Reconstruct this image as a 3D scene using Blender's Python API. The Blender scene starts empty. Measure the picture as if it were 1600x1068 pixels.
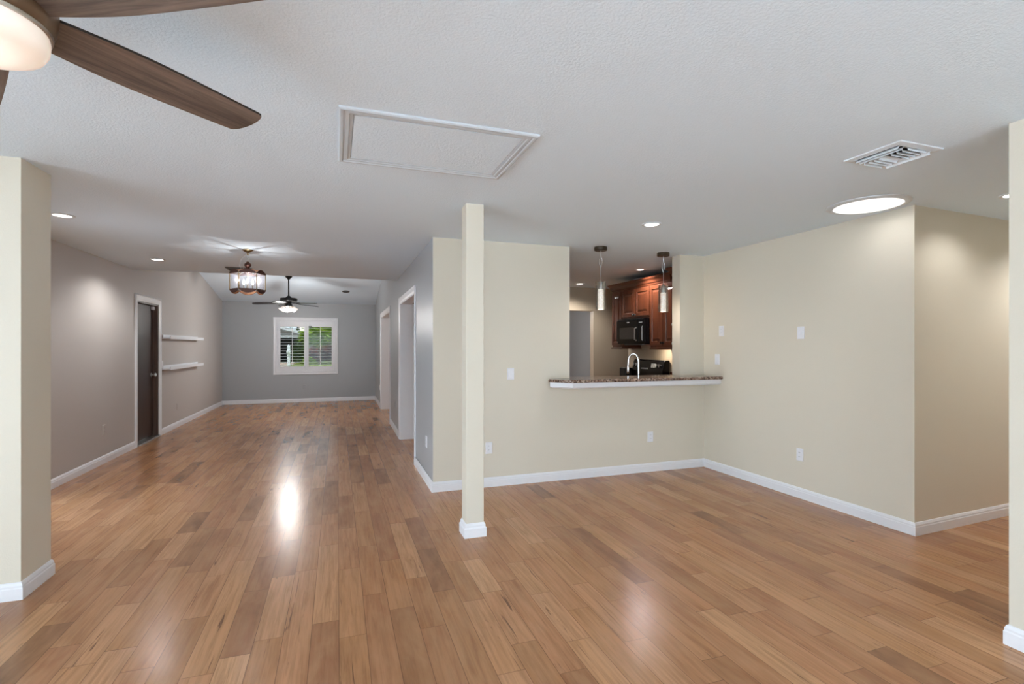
import bpy, bmesh, math, random
from mathutils import Vector, Matrix
R = math.radians
PI = math.pi
random.seed(7)
SC = bpy.context.scene
COL = SC.collection

# ---------------------------------------------------------------- camera
cam_d = bpy.data.cameras.new('camera')
cam = bpy.data.objects.new('camera', cam_d)
COL.objects.link(cam)
cam.location = (0, 0, 1.40)
cam.rotation_euler = (R(90), 0, R(-19.086))
cam_d.sensor_width = 36.0
cam_d.lens = 789 / 1600 * 36.0
cam_d.shift_y = 6 / 1600
cam_d.clip_start = 0.05
cam_d.clip_end = 400
SC.camera = cam

# ---------------------------------------------------------------- sky, sun, exposure
W = bpy.data.worlds.new('sky')
SC.world = W
W.use_nodes = True
bg = W.node_tree.nodes['Background']
bg.inputs[0].default_value = (0.72, 0.87, 1.0, 1)
bg.inputs[1].default_value = 10.0
sun_d = bpy.data.lights.new('sun', 'SUN')
sun_d.energy = 21.0
sun_d.angle = R(0.25)
sun_d.color = (1.0, 0.97, 0.93)
sun = bpy.data.objects.new('sun', sun_d)
COL.objects.link(sun)
SUN_TO = Vector((-0.80 * math.cos(R(60)), -0.60 * math.cos(R(60)), math.sin(R(60))))
sun.rotation_euler = SUN_TO.to_track_quat('Z', 'Y').to_euler()
sun.location = (-20, -20, 20)
SC.view_settings.view_transform = 'Standard'
SC.view_settings.look = 'None'
SC.view_settings.gamma = 1.0
SC.view_settings.use_curve_mapping = False
SC.view_settings.exposure = 0.0
SC.cycles.max_bounces = 10
SC.cycles.diffuse_bounces = 6
SC.cycles.glossy_bounces = 4
SC.cycles.transparent_max_bounces = 16
SC.cycles.use_denoising = True
SC.cycles.sample_clamp_indirect = 8.0
SC.cycles.caustics_reflective = False
SC.cycles.caustics_refractive = False

# lamp strengths (watts)
P_CAN, P_TUNNEL, P_FAN, P_CHAND, P_DARKFAN, P_PENDANT, P_KITCHEN = 7, 1.6, 0.3, 4.2, 62, 1.6, 24

# ---------------------------------------------------------------- materials
class NT:
    def __init__(self, name):
        self.m = bpy.data.materials.new(name)
        self.m.use_nodes = True
        self.t = self.m.node_tree
        self.t.nodes.clear()
        self.out = self.t.nodes.new('ShaderNodeOutputMaterial')
    def n(self, typ, **kw):
        nd = self.t.nodes.new(typ)
        for k, v in kw.items():
            setattr(nd, k, v)
        return nd
    def l(self, a, b):
        self.t.links.new(a, b)
    def val(self, sock, v):
        if isinstance(v, bpy.types.NodeSocket):
            self.l(v, sock)
        else:
            sock.default_value = v
    def math(self, op, a, b=0.0, c=None):
        nd = self.n('ShaderNodeMath', operation=op)
        self.val(nd.inputs[0], a)
        self.val(nd.inputs[1], b)
        if c is not None:
            self.val(nd.inputs[2], c)
        return nd.outputs[0]
    def mix(self, f, a, b, blend='MIX'):
        nd = self.n('ShaderNodeMix', data_type='RGBA', blend_type=blend)
        self.val(nd.inputs[0], f)
        self.val(nd.inputs[6], a)
        self.val(nd.inputs[7], b)
        return nd.outputs[2]
    def ramp(self, f, stops, interp='LINEAR'):
        nd = self.n('ShaderNodeValToRGB')
        nd.color_ramp.interpolation = interp
        els = nd.color_ramp.elements
        while len(els) < len(stops):
            els.new(0.5)
        for e, (p, c) in zip(els, stops):
            e.position = p
            e.color = (*c, 1) if len(c) == 3 else c
        self.l(f, nd.inputs[0])
        return nd.outputs[0]
    def noise(self, vec, scale, detail=2.0, rough=0.5, out=0, dist=0.0):
        nd = self.n('ShaderNodeTexNoise')
        nd.inputs['Scale'].default_value = scale
        nd.inputs['Detail'].default_value = detail
        nd.inputs['Roughness'].default_value = rough
        nd.inputs['Distortion'].default_value = dist
        if vec is not None:
            self.l(vec, nd.inputs['Vector'])
        return nd.outputs[out]
    def coord(self, kind='Object'):
        return self.n('ShaderNodeTexCoord').outputs[kind]
    def mapping(self, vec, scale=(1, 1, 1), loc=(0, 0, 0)):
        nd = self.n('ShaderNodeMapping')
        nd.inputs['Scale'].default_value = scale
        nd.inputs['Location'].default_value = loc
        self.l(vec, nd.inputs['Vector'])
        return nd.outputs[0]
    def bump(self, h, strength, dist=0.01):
        nd = self.n('ShaderNodeBump')
        nd.inputs['Strength'].default_value = strength
        nd.inputs['Distance'].default_value = dist
        self.l(h, nd.inputs['Height'])
        return nd.outputs[0]
    def principled(self, color, rough=0.5, metal=0.0, spec=0.5, normal=None, emit=None, estr=0.0, **kw):
        p = self.n('ShaderNodeBsdfPrincipled')
        c = color if isinstance(color, bpy.types.NodeSocket) else ((*color, 1) if len(color) == 3 else color)
        self.val(p.inputs['Base Color'], c)
        self.val(p.inputs['Roughness'], rough)
        self.val(p.inputs['Metallic'], metal)
        self.val(p.inputs['Specular IOR Level'], spec)
        if normal is not None:
            self.l(normal, p.inputs['Normal'])
        if emit is not None:
            p.inputs['Emission Color'].default_value = (*emit, 1)
            p.inputs['Emission Strength'].default_value = estr
        for k, v in kw.items():
            self.val(p.inputs[k], v)
        return p.outputs[0]
    def done(self, sh):
        self.l(sh, self.out.inputs[0])
        return self.m

def paint(name, col, rough=0.5, spec=0.35, bump=0.15, scale=140):
    t = NT(name)
    v = t.coord()
    h = t.noise(v, scale, 2, 0.6)
    big = t.noise(v, 0.9, 2, 0.5)
    c = t.mix(t.math('MULTIPLY', t.math('SUBTRACT', big, 0.5), 0.10), (*col, 1), (*[min(1, x * 1.25) for x in col], 1))
    return t.done(t.principled(c, rough, 0, spec, t.bump(h, bump, 0.004)))

def plain(name, col, rough=0.5, metal=0.0, spec=0.5, var=0.12, scale=25, **kw):
    t = NT(name)
    v = t.coord()
    nz = t.noise(v, scale, 3, 0.6)
    c = t.mix(nz, (*[x * (1 - var) for x in col], 1), (*[min(1, x * (1 + var)) for x in col], 1))
    return t.done(t.principled(c, rough, metal, spec, **kw))

def ceiling_mat():
    t = NT('knockdown_ceiling')
    v = t.coord()
    a = t.noise(v, 95, 3, 0.55)
    b = t.noise(v, 160, 2, 0.5)
    f = t.ramp(a, [(0.42, (0, 0, 0)), (0.58, (1, 1, 1))])
    h = t.math('ADD', f, t.math('MULTIPLY', b, 0.6))
    return t.done(t.principled((0.745, 0.855, 0.95), 0.8, 0, 0.2, t.bump(h, 0.19, 0.005)))

def floor_mat():
    t = NT('maple_plank_floor')
    pos = t.n('ShaderNodeNewGeometry').outputs['Position']
    sep = t.n('ShaderNodeSeparateXYZ')
    t.l(pos, sep.inputs[0])
    X, Y = sep.outputs[0], sep.outputs[1]
    w = 0.127
    xr = t.math('DIVIDE', t.math('ADD', X, 50.03), w)
    row = t.math('FLOOR', xr)
    fx = t.math('SUBTRACT', xr, row)
    wn = t.n('ShaderNodeTexWhiteNoise', noise_dimensions='1D')
    t.l(row, wn.inputs['W'])
    sc = t.n('ShaderNodeSeparateColor')
    t.l(wn.outputs['Color'], sc.inputs[0])
    L = t.math('ADD', t.math('MULTIPLY', sc.outputs[0], 0.55), 0.48)
    # warp the joints so board lengths differ inside a row
    wob = t.n('ShaderNodeTexNoise', noise_dimensions='2D')
    cmb0 = t.n('ShaderNodeCombineXYZ')
    t.l(t.math('MULTIPLY', row, 7.31), cmb0.inputs[0])
    t.l(t.math('MULTIPLY', Y, 0.8), cmb0.inputs[1])
    t.l(cmb0.outputs[0], wob.inputs['Vector'])
    wob.inputs['Scale'].default_value = 1.0
    wob.inputs['Detail'].default_value = 0.0
    yy = t.math('ADD', t.math('DIVIDE', t.math('ADD', Y, 40.0), L), t.math('MULTIPLY', sc.outputs[1], 17.0))
    yy = t.math('ADD', yy, t.math('MULTIPLY', wob.outputs[0], 0.9))
    idx = t.math('FLOOR', yy)
    fy = t.math('SUBTRACT', yy, idx)
    cell = t.n('ShaderNodeCombineXYZ')
    t.l(row, cell.inputs[0])
    t.l(idx, cell.inputs[1])
    wn2 = t.n('ShaderNodeTexWhiteNoise', noise_dimensions='2D')
    t.l(cell.outputs[0], wn2.inputs['Vector'])
    rnd = wn2.outputs['Value']
    sc2 = t.n('ShaderNodeSeparateColor')
    t.l(wn2.outputs['Color'], sc2.inputs[0])
    base = t.ramp(rnd, [(0.0, (0.165, 0.075, 0.034)), (0.10, (0.27, 0.127, 0.058)), (0.3, (0.385, 0.183, 0.080)),
                        (0.6, (0.455, 0.223, 0.098)), (0.85, (0.52, 0.27, 0.128)), (1.0, (0.585, 0.325, 0.168))])
    pink = t.mix(t.math('MULTIPLY', sc2.outputs[1], 0.55), base, (0.455, 0.20, 0.105, 1))
    # grain
    gv = t.n('ShaderNodeCombineXYZ')
    t.l(t.math('ADD', t.math('MULTIPLY', X, 46.0), t.math('MULTIPLY', sc2.outputs[2], 90.0)), gv.inputs[0])
    t.l(t.math('ADD', t.math('MULTIPLY', Y, 2.2), t.math('MULTIPLY', sc2.outputs[0], 60.0)), gv.inputs[1])
    g1 = t.noise(gv.outputs[0], 1.0, 5, 0.65, dist=0.6)
    gv2 = t.n('ShaderNodeCombineXYZ')
    t.l(t.math('ADD', t.math('MULTIPLY', X, 9.0), t.math('MULTIPLY', sc2.outputs[0], 70.0)), gv2.inputs[0])
    t.l(t.math('ADD', t.math('MULTIPLY', Y, 2.4), t.math('MULTIPLY', sc2.outputs[2], 50.0)), gv2.inputs[1])
    g2 = t.noise(gv2.outputs[0], 1.0, 4, 0.6, dist=0.4)
    c = t.mix(t.ramp(g1, [(0.40, (0, 0, 0)), (0.66, (0.62, 0.62, 0.62))]), pink, (0.19, 0.088, 0.038, 1))
    c = t.mix(t.ramp(g2, [(0.35, (0, 0, 0)), (0.75, (0.55, 0.55, 0.55))]), c, (0.52, 0.28, 0.145, 1))
    # dark mineral streaks
    g3 = t.noise(gv.outputs[0], 0.55, 3, 0.75, dist=1.2)
    streak = t.ramp(g3, [(0.635, (0, 0, 0)), (0.70, (0.8, 0.8, 0.8))])
    c = t.mix(t.math('MULTIPLY', streak, t.math('GREATER_THAN', sc2.outputs[0], 0.35)), c, (0.10, 0.05, 0.028, 1))
    # joints
    ex = t.math('MULTIPLY', t.math('MINIMUM', fx, t.math('SUBTRACT', 1.0, fx)), w)
    ey = t.math('MULTIPLY', t.math('MINIMUM', fy, t.math('SUBTRACT', 1.0, fy)), L)
    e = t.math('MINIMUM', ex, ey)
    j = t.math('LESS_THAN', e, 0.0013)
    c = t.mix(t.math('MULTIPLY', j, 0.75), c, (0.085, 0.042, 0.024, 1))
    rough = t.math('ADD', t.math('MULTIPLY', g2, 0.10), 0.19)
    bh = t.math('SUBTRACT', t.math('MULTIPLY', g1, 0.10), t.math('MULTIPLY', t.math('LESS_THAN', e, 0.0016), 0.35))
    bh = t.math('ADD', bh, 0.0)
    wav = t.noise(pos, 1.6, 1, 0.4)
    bh = t.math('ADD', bh, t.math('MULTIPLY', wav, 0.15))
    return t.done(t.principled(c, rough, 0, 0.3, t.bump(bh, 0.10, 0.003)))

def wood(name, dark, light, axis='X', rough=0.35, fine=40, spec=0.5, along=1.5):
    t = NT(name)
    v = t.coord()
    s = {'X': (along, fine, fine), 'Y': (fine, along, fine), 'Z': (fine, fine, along)}[axis]
    a = t.noise(t.mapping(v, s), 1.0, 5, 0.65, dist=1.0)
    b = t.noise(t.mapping(v, tuple(q * 0.22 for q in s)), 1.0, 3, 0.5, dist=0.8)
    f = t.math('ADD', t.math('MULTIPLY', a, 0.6), t.math('MULTIPLY', b, 0.4))
    c = t.ramp(f, [(0.34, dark), (0.66, light)])
    return t.done(t.principled(c, rough, 0, spec, t.bump(a, 0.08, 0.003)))

def granite():
    t = NT('brown_granite')
    v = t.coord()
    vo = t.n('ShaderNodeTexVoronoi')
    vo.inputs['Scale'].default_value = 75
    t.l(v, vo.inputs['Vector'])
    n1 = t.noise(v, 28, 4, 0.7)
    n2 = t.noise(v, 9, 3, 0.6)
    sp = t.n('ShaderNodeSeparateColor')
    t.l(vo.outputs['Color'], sp.inputs[0])
    f = t.math('ADD', t.math('MULTIPLY', sp.outputs[0], 0.45), t.math('MULTIPLY', n1, 0.55))
    c = t.ramp(f, [(0.25, (0.02, 0.014, 0.012)), (0.42, (0.10, 0.06, 0.045)), (0.55, (0.25, 0.16, 0.12)),
                   (0.68, (0.42, 0.33, 0.27)), (0.85, (0.60, 0.53, 0.46))])
    c = t.mix(t.ramp(n2, [(0.45, (0, 0, 0)), (0.65, (0.6, 0.6, 0.6))]), c, (0.14, 0.075, 0.05, 1))
    return t.done(t.principled(c, 0.12, 0, 0.5))

def glow(name, col, strength):
    t = NT(name)
    return t.done(t.principled((0.8, 0.8, 0.8), 0.4, 0, 0.3, emit=col, estr=strength))

def thin_glass(name, tint=(1, 1, 1), reflect=0.08, ribs=0):
    t = NT(name)
    tr = t.n('ShaderNodeBsdfTransparent')
    tr.inputs[0].default_value = (*tint, 1)
    gl = t.n('ShaderNodeBsdfGlossy')
    gl.inputs['Roughness'].default_value = 0.05
    fr = t.n('ShaderNodeFresnel')
    fr.inputs[0].default_value = 1.45
    mx = t.n('ShaderNodeMixShader')
    t.l(t.math('ADD', t.math('MULTIPLY', fr.outputs[0], 0.45), reflect), mx.inputs[0])
    t.l(tr.outputs[0], mx.inputs[1])
    t.l(gl.outputs[0], mx.inputs[2])
    return t.done(mx.outputs[0])

def ribbed_glass():
    t = NT('ribbed_glass')
    tr = t.n('ShaderNodeBsdfTransparent')
    tr.inputs[0].default_value = (0.95, 0.96, 1.0, 1)
    df = t.n('ShaderNodeBsdfTranslucent')
    df.inputs[0].default_value = (0.85, 0.87, 0.92, 1)
    gl = t.n('ShaderNodeBsdfGlossy')
    gl.inputs['Roughness'].default_value = 0.15
    m1 = t.n('ShaderNodeMixShader')
    m1.inputs[0].default_value = 0.10
    t.l(tr.outputs[0], m1.inputs[1])
    t.l(df.outputs[0], m1.inputs[2])
    m2 = t.n('ShaderNodeMixShader')
    m2.inputs[0].default_value = 0.12
    t.l(m1.outputs[0], m2.inputs[1])
    t.l(gl.outputs[0], m2.inputs[2])
    return t.done(m2.outputs[0])

def opal_glass(name, col, estr):
    t = NT(name)
    return t.done(t.principled((0.86, 0.82, 0.76), 0.25, 0, 0.5, emit=col, estr=estr))

def bubble_glass():
    t = NT('lit_bubble_glass')
    v = t.coord()
    vo = t.n('ShaderNodeTexVoronoi')
    vo.inputs['Scale'].default_value = 70
    t.l(v, vo.inputs['Vector'])
    nz = t.noise(v, 45, 3, 0.7)
    f = t.math('MULTIPLY', vo.outputs['Distance'], t.math('ADD', nz, 0.55))
    p = t.n('ShaderNodeBsdfPrincipled')
    p.inputs['Base Color'].default_value = (0.9, 0.86, 0.8, 1)
    p.inputs['Roughness'].default_value = 0.2
    t.l(t.ramp(f, [(0.10, (1.0, 0.90, 0.78)), (0.32, (0.95, 0.80, 0.66)), (0.5, (0.35, 0.30, 0.27))]), p.inputs['Emission Color'])
    p.inputs['Emission Strength'].default_value = 0.75
    return t.done(p.outputs[0])

def leafy(name, a, b, scale=9):
    t = NT(name)
    v = t.coord()
    f = t.noise(v, scale, 4, 0.7)
    c = t.ramp(f, [(0.35, a), (0.65, b)])
    return t.done(t.principled(c, 0.7, 0, 0.06))

M = {}
M['cream'] = paint('cream_wall_paint', (0.69, 0.642, 0.54), 0.55)
M['taupe'] = paint('taupe_wall_paint', (0.515, 0.48, 0.455), 0.5)
M['grey'] = paint('grey_wall_paint', (0.39, 0.405, 0.42), 0.36, 0.5, 0.22, 120)
M['tan'] = paint('tan_wall_paint', (0.46, 0.375, 0.275), 0.5)
M['ceiling'] = ceiling_mat()
M['floor'] = floor_mat()
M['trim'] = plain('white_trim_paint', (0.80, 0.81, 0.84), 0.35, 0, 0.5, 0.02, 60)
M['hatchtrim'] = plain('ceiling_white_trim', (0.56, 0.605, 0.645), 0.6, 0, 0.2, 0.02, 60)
M['plate'] = plain('white_plastic', (0.80, 0.81, 0.85), 0.3, 0, 0.5, 0.02, 80)
M['slot'] = plain('dark_slot', (0.05, 0.05, 0.05), 0.5)
M['granite'] = granite()
M['cherry'] = wood('cherry_cabinet_wood', (0.075, 0.019, 0.008), (0.155, 0.045, 0.019), 'Z', 0.3)
M['cherry_h'] = wood('cherry_moulding_wood', (0.058, 0.014, 0.006), (0.12, 0.032, 0.013), 'Y', 0.3)
M['blade'] = wood('weathered_walnut', (0.052, 0.041, 0.035), (0.25, 0.185, 0.15), 'X', 0.45, 42, 0.4, 3.0)
M['blade_edge'] = plain('black_blade_edge', (0.015, 0.012, 0.011), 0.5)
M['doorwood'] = wood('dark_brown_door_wood', (0.026, 0.013, 0.009), (0.065, 0.035, 0.026), 'Z', 0.38, 30, 0.25)
M['jambwood'] = wood('brown_jamb_wood', (0.06, 0.034, 0.024), (0.13, 0.076, 0.052), 'Z', 0.4, 30)
M['bronze'] = plain('brushed_bronze', (0.24, 0.165, 0.11), 0.38, 0.85)
M['darkbronze'] = plain('dark_bronze', (0.085, 0.065, 0.05), 0.4, 0.7)
M['nickel'] = plain('brushed_nickel', (0.55, 0.54, 0.52), 0.28, 1.0)
M['chrome'] = plain('chrome', (0.75, 0.75, 0.76), 0.12, 1.0)
M['brass'] = plain('antique_brass', (0.24, 0.17, 0.085), 0.4, 0.9)
M['copper'] = plain('dark_copper', (0.075, 0.03, 0.022), 0.42, 0.6, 0.5, 0.3, 60)
M['copper_light'] = plain('light_copper', (0.28, 0.13, 0.065), 0.4, 0.5)
M['black'] = plain('black_metal', (0.012, 0.012, 0.012), 0.35, 0.2)
M['blackgloss'] = plain('black_enamel', (0.006, 0.006, 0.007), 0.15, 0, 0.25)
M['smoke'] = plain('smoked_oven_glass', (0.045, 0.042, 0.04), 0.08)
M['silverink'] = plain('silver_print', (0.55, 0.55, 0.55), 0.4)
M['vent'] = plain('white_vent_enamel', (0.67, 0.72, 0.76), 0.4, 0, 0.5, 0.02)
M['cavity'] = plain('duct_shade', (0.05, 0.05, 0.055), 0.8)
M['greyvent'] = plain('grey_vent_metal', (0.10, 0.10, 0.10), 0.5)
M['can'] = glow('lit_downlight_lens', (1.0, 0.97, 0.93), 5.0)
M['tunnel'] = glow('daylight_diffuser', (0.97, 0.98, 1.0), 1.05)
M['bowl'] = opal_glass('opal_light_bowl', (1.0, 0.82, 0.68), 0.4)
M['bulb'] = glow('lit_bulb', (1.0, 0.93, 0.85), 2.5)
M['shade'] = opal_glass('frosted_tulip_glass', (1.0, 0.88, 0.78), 0.6)
M['ribbed'] = ribbed_glass()
M['clear'] = thin_glass('clear_glass', (0.97, 0.97, 0.96), 0.05)
M['bubble'] = bubble_glass()
M['pane'] = thin_glass('view_dimming_glass', (0.33, 0.335, 0.33), 0.0)  # dark tint put in to dim the bright view outside
M['slider'] = thin_glass('patio_glass', (0.97, 0.97, 0.97), 0.03)
M['wire'] = plain('silver_wire', (0.6, 0.6, 0.6), 0.3, 0.8)
M['heart'] = plain('dark_green_enamel', (0.03, 0.05, 0.035), 0.4)
M['lawn'] = leafy('lawn_grass', (0.12, 0.17, 0.035), (0.26, 0.30, 0.09), 3)
M['patio'] = plain('patio_concrete', (0.66, 0.70, 0.735), 0.8)
M['pavers'] = plain('grey_pavers', (0.19, 0.21, 0.23), 0.85)
M['drive'] = plain('tan_driveway', (0.42, 0.33, 0.26), 0.8)
M['stucco'] = plain('white_exterior_stucco', (0.62, 0.60, 0.56), 0.8)
M['roof'] = plain('grey_shingles', (0.20, 0.19, 0.18), 0.8, var=0.3)
M['shadewall'] = plain('carport_shade_wall', (0.035, 0.042, 0.055), 0.7)  # shade inside the carport put into this dark wall colour
M['leaf'] = leafy('bright_green_leaves', (0.08, 0.18, 0.015), (0.38, 0.50, 0.07), 4)
M['redleaf'] = leafy('red_brown_leaves', (0.10, 0.032, 0.022), (0.36, 0.13, 0.09), 5)
M['bark'] = plain('brown_bark', (0.14, 0.09, 0.06), 0.8)
M['darkleaf'] = leafy('dark_leaves', (0.02, 0.05, 0.012), (0.07, 0.13, 0.03), 4)
M['carpaint'] = plain('dark_car_paint', (0.03, 0.035, 0.04), 0.2)
M['red'] = plain('red_lens', (0.35, 0.02, 0.03), 0.3)
M['rubber'] = plain('black_rubber', (0.02, 0.02, 0.02), 0.8)

# ---------------------------------------------------------------- mesh building
WL = {}      # world location of every parent
SLOPE = 0.008  # the long room runs a touch off square
def shear(p):
    return (p[0] + SLOPE * (p[1] - 4.82), p[1], p[2])

class MB:
    def __init__(self, sk=False):
        self.v, self.f, self.sk = [], [], sk
    def add(self, vs, fs):
        o = len(self.v)
        self.v += [shear(p) if self.sk else tuple(p) for p in vs]
        self.f += [tuple(o + i for i in f) for f in fs]
        return self
    def box(self, x0, x1, y0, y1, z0, z1):
        return self.add([(x0, y0, z0), (x1, y0, z0), (x1, y1, z0), (x0, y1, z0),
                         (x0, y0, z1), (x1, y0, z1), (x1, y1, z1), (x0, y1, z1)],
                        [(3, 2, 1, 0), (4, 5, 6, 7), (0, 1, 5, 4), (1, 2, 6, 5), (2, 3, 7, 6), (3, 0, 4, 7)])
    def prism(self, poly, fn, h0, h1):
        """poly of (a, b); fn(a, b, h) -> xyz"""
        n = len(poly)
        vs = [fn(a, b, h0) for a, b in poly] + [fn(a, b, h1) for a, b in poly]
        fs = [tuple(range(n))[::-1], tuple(range(n, 2 * n))]
        fs += [(i, (i + 1) % n, n + (i + 1) % n, n + i) for i in range(n)]
        return self.add(vs, fs)
    def lathe(self, prof, c=(0, 0, 0), seg=32, a0=0.0, capped=True, mat=None):
        vs, fs = [], []
        m = len(prof)
        for k in range(seg):
            a = a0 + 2 * PI * k / seg
            for r, z in prof:
                p = Vector((r * math.cos(a), r * math.sin(a), z))
                if mat is not None:
                    p = mat @ p
                vs.append((c[0] + p.x, c[1] + p.y, c[2] + p.z))
        for k in range(seg):
            k2 = (k + 1) % seg
            for i in range(m - 1):
                fs.append((k * m + i, k2 * m + i, k2 * m + i + 1, k * m + i + 1))
        if capped:
            if prof[0][0] > 1e-6:
                fs.append(tuple(k * m for k in range(seg))[::-1])
            if prof[-1][0] > 1e-6:
                fs.append(tuple(k * m + m - 1 for k in range(seg)))
        return self.add(vs, fs)
    def tube(self, pts, r, seg=10, closed=False):
        pts = [Vector(p) for p in pts]
        n = len(pts)
        vs, fs = [], []
        prev = None
        for i, p in enumerate(pts):
            if closed:
                d = (pts[(i + 1) % n] - pts[i - 1]).normalized()
            else:
                d = (pts[min(i + 1, n - 1)] - pts[max(i - 1, 0)]).normalized()
            if prev is None:
                ref = Vector((0, 0, 1)) if abs(d.z) < 0.9 else Vector((1, 0, 0))
                prev = d.cross(ref).normalized()
            u = (prev - d * prev.dot(d)).normalized()
            prev = u
            w = d.cross(u)
            rr = r[i] if isinstance(r, (list, tuple)) else r
            for k in range(seg):
                a = 2 * PI * k / seg
                vs.append(tuple(p + (u * math.cos(a) + w * math.sin(a)) * rr))
        m = n if closed else n - 1
        for i in range(m):
            j = (i + 1) % n
            for k in range(seg):
                k2 = (k + 1) % seg
                fs.append((i * seg + k, i * seg + k2, j * seg + k2, j * seg + k))
        if not closed:
            fs.append(tuple(range(seg))[::-1])
            fs.append(tuple((n - 1) * seg + k for k in range(seg)))
        return self.add(vs, fs)
    def sweep_rect(self, fn, u0, u1, v0, v1, prof, cap=True):
        """nested mitred loops: prof = [(inset, height)]; fn(u, v, h) -> xyz"""
        vs, fs = [], []
        for ins, h in prof:
            for u, v in ((u0 + ins, v0 + ins), (u1 - ins, v0 + ins), (u1 - ins, v1 - ins), (u0 + ins, v1 - ins)):
                vs.append(fn(u, v, h))
        for i in range(len(prof) - 1):
            for k in range(4):
                k2 = (k + 1) % 4
                fs.append((i * 4 + k, i * 4 + k2, (i + 1) * 4 + k2, (i + 1) * 4 + k))
        if cap:
            o = 4 * (len(prof) - 1)
            fs.append((o, o + 1, o + 2, o + 3))
        return self.add(vs, fs)
    def ring_rect(self, fn, u0, u1, v0, v1, prof):
        """closed mitred frame: the profile is a closed outline"""
        vs, fs = [], []
        n = len(prof)
        for ins, h in prof:
            for u, v in ((u0 + ins, v0 + ins), (u1 - ins, v0 + ins), (u1 - ins, v1 - ins), (u0 + ins, v1 - ins)):
                vs.append(fn(u, v, h))
        for i in range(n):
            j = (i + 1) % n
            for k in range(4):
                k2 = (k + 1) % 4
                fs.append((i * 4 + k, i * 4 + k2, j * 4 + k2, j * 4 + k))
        return self.add(vs, fs)
    def path(self, pts, prof, side=1, closed=False):
        """run a (out, z) outline along a plan polyline, mitred; out goes to the left of travel (side=1) or right"""
        P = [Vector((p[0], p[1])) for p in pts]
        n = len(P)
        def nrm(a, b):
            d = (b - a).normalized()
            return Vector((-d.y, d.x)) * side
        offs = []
        for i in range(n):
            if closed:
                n1, n2 = nrm(P[i - 1], P[i]), nrm(P[i], P[(i + 1) % n])
            else:
                n1 = nrm(P[i - 1], P[i]) if i > 0 else nrm(P[0], P[1])
                n2 = nrm(P[i], P[i + 1]) if i < n - 1 else n1
                if i == 0:
                    n1 = n2
            o = (n1 + n2)
            o = o / max(0.2, (o.length_squared / 2))
            offs.append(o)
        vs, fs = [], []
        m = len(prof)
        for p, o in zip(P, offs):
            for a, z in prof:
                q = p + o * a
                vs.append((q.x, q.y, z))
        for i in range(n if closed else n - 1):
            j = (i + 1) % n
            for k in range(m):
                k2 = (k + 1) % m
                fs.append((i * m + k, j * m + k, j * m + k2, i * m + k2))
        if not closed:
            fs.append(tuple(range(m)))
            fs.append(tuple((n - 1) * m + k for k in range(m))[::-1])
        return self.add(vs, fs)
    def build(self, name, mat, parent=None, bevel=0.0, smooth=False, seg=2):
        base = WL.get(parent, Vector((0, 0, 0))) if parent else Vector((0, 0, 0))
        me = bpy.data.meshes.new(name)
        me.from_pydata([tuple(Vector(p) - base) for p in self.v], [], self.f)
        bm = bmesh.new()
        bm.from_mesh(me)
        bmesh.ops.recalc_face_normals(bm, faces=bm.faces)
        bm.to_mesh(me)
        bm.free()
        me.materials.append(M[mat] if isinstance(mat, str) else mat)
        o = bpy.data.objects.new(name, me)
        COL.objects.link(o)
        if parent:
            o.parent = parent
        WL[o] = base
        if smooth:
            for p in me.polygons:
                p.use_smooth = True
            try:
                me.set_sharp_from_angle(angle=R(35))
            except Exception:
                pass
        if bevel:
            b = o.modifiers.new('bevel', 'BEVEL')
            b.width = bevel
            b.segments = seg
            b.limit_method = 'ANGLE'
            b.angle_limit = R(40)
        return o

def tag(o, label=None, cat=None, group=None, kind=None):
    if label: o['label'] = label
    if cat: o['category'] = cat
    if group: o['group'] = group
    if kind: o['kind'] = kind
    return o

def thing(name, label, cat, loc=(0, 0, 0), group=None, kind=None):
    o = bpy.data.objects.new(name, None)
    o.empty_display_size = 0.1
    o.location = loc
    COL.objects.link(o)
    WL[o] = Vector(loc)
    return tag(o, label, cat, group, kind)

def struct(o):
    o['kind'] = 'structure'
    return o

def dup(root, loc, label, group=None):
    r = root.copy()
    COL.objects.link(r)
    r.location = loc
    r['label'] = label
    if group: r['group'] = group
    WL[r] = Vector(loc)
    for ch in list(root.children):
        c = ch.copy()
        COL.objects.link(c)
        c.parent = r
        for g in ch.children:
            d = g.copy()
            COL.objects.link(d)
            d.parent = c
    return r

def lamp(kind, name, loc, watts, color, parent=None, size=0.1, spot=None, down=True):
    d = bpy.data.lights.new(name, kind)
    d.energy = watts
    d.color = color
    if kind == 'AREA':
        d.shape = 'DISK'
        d.size = size
    else:
        d.shadow_soft_size = size
    if spot:
        d.spot_size = R(spot)
        d.spot_blend = 0.6
    o = bpy.data.objects.new(name, d)
    COL.objects.link(o)
    if parent:
        o.parent = parent
        o.location = Vector(loc) - WL[parent]
    else:
        o.location = loc
    return o

def face_paint(o, mat, test):
    me = o.data
    me.materials.append(M[mat])
    k = len(me.materials) - 1
    for p in me.polygons:
        if test(p.center, p.normal):
            p.material_index = k

CEIL = 2.44
LX, GX = -2.655, 0.868          # taupe wall, grey wall (before the slight skew)
FY = 13.6

# ================================================================ SETTING
# floor
struct(MB().box(-3.75, 7.0, -3.4, 13.75, -0.12, 0.0).build('floor', 'floor'))

# ceilings
struct(MB().box(-3.8, 7.2, -3.5, 8.2, CEIL, CEIL + 0.15).box(1.02, 7.2, 8.2, 13.9, CEIL, CEIL + 0.15).build('ceiling', 'ceiling'))
vault = MB(True)
def vp(a, b, h): return (h, a, b)
vault.prism([(8.2, 2.44), (11.5, 2.865), (13.8, 2.43), (13.8, 2.60), (11.5, 3.02), (8.2, 2.60)], vp, -2.9, 1.1)
struct(vault.build('ceiling_vault', 'ceiling'))

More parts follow.
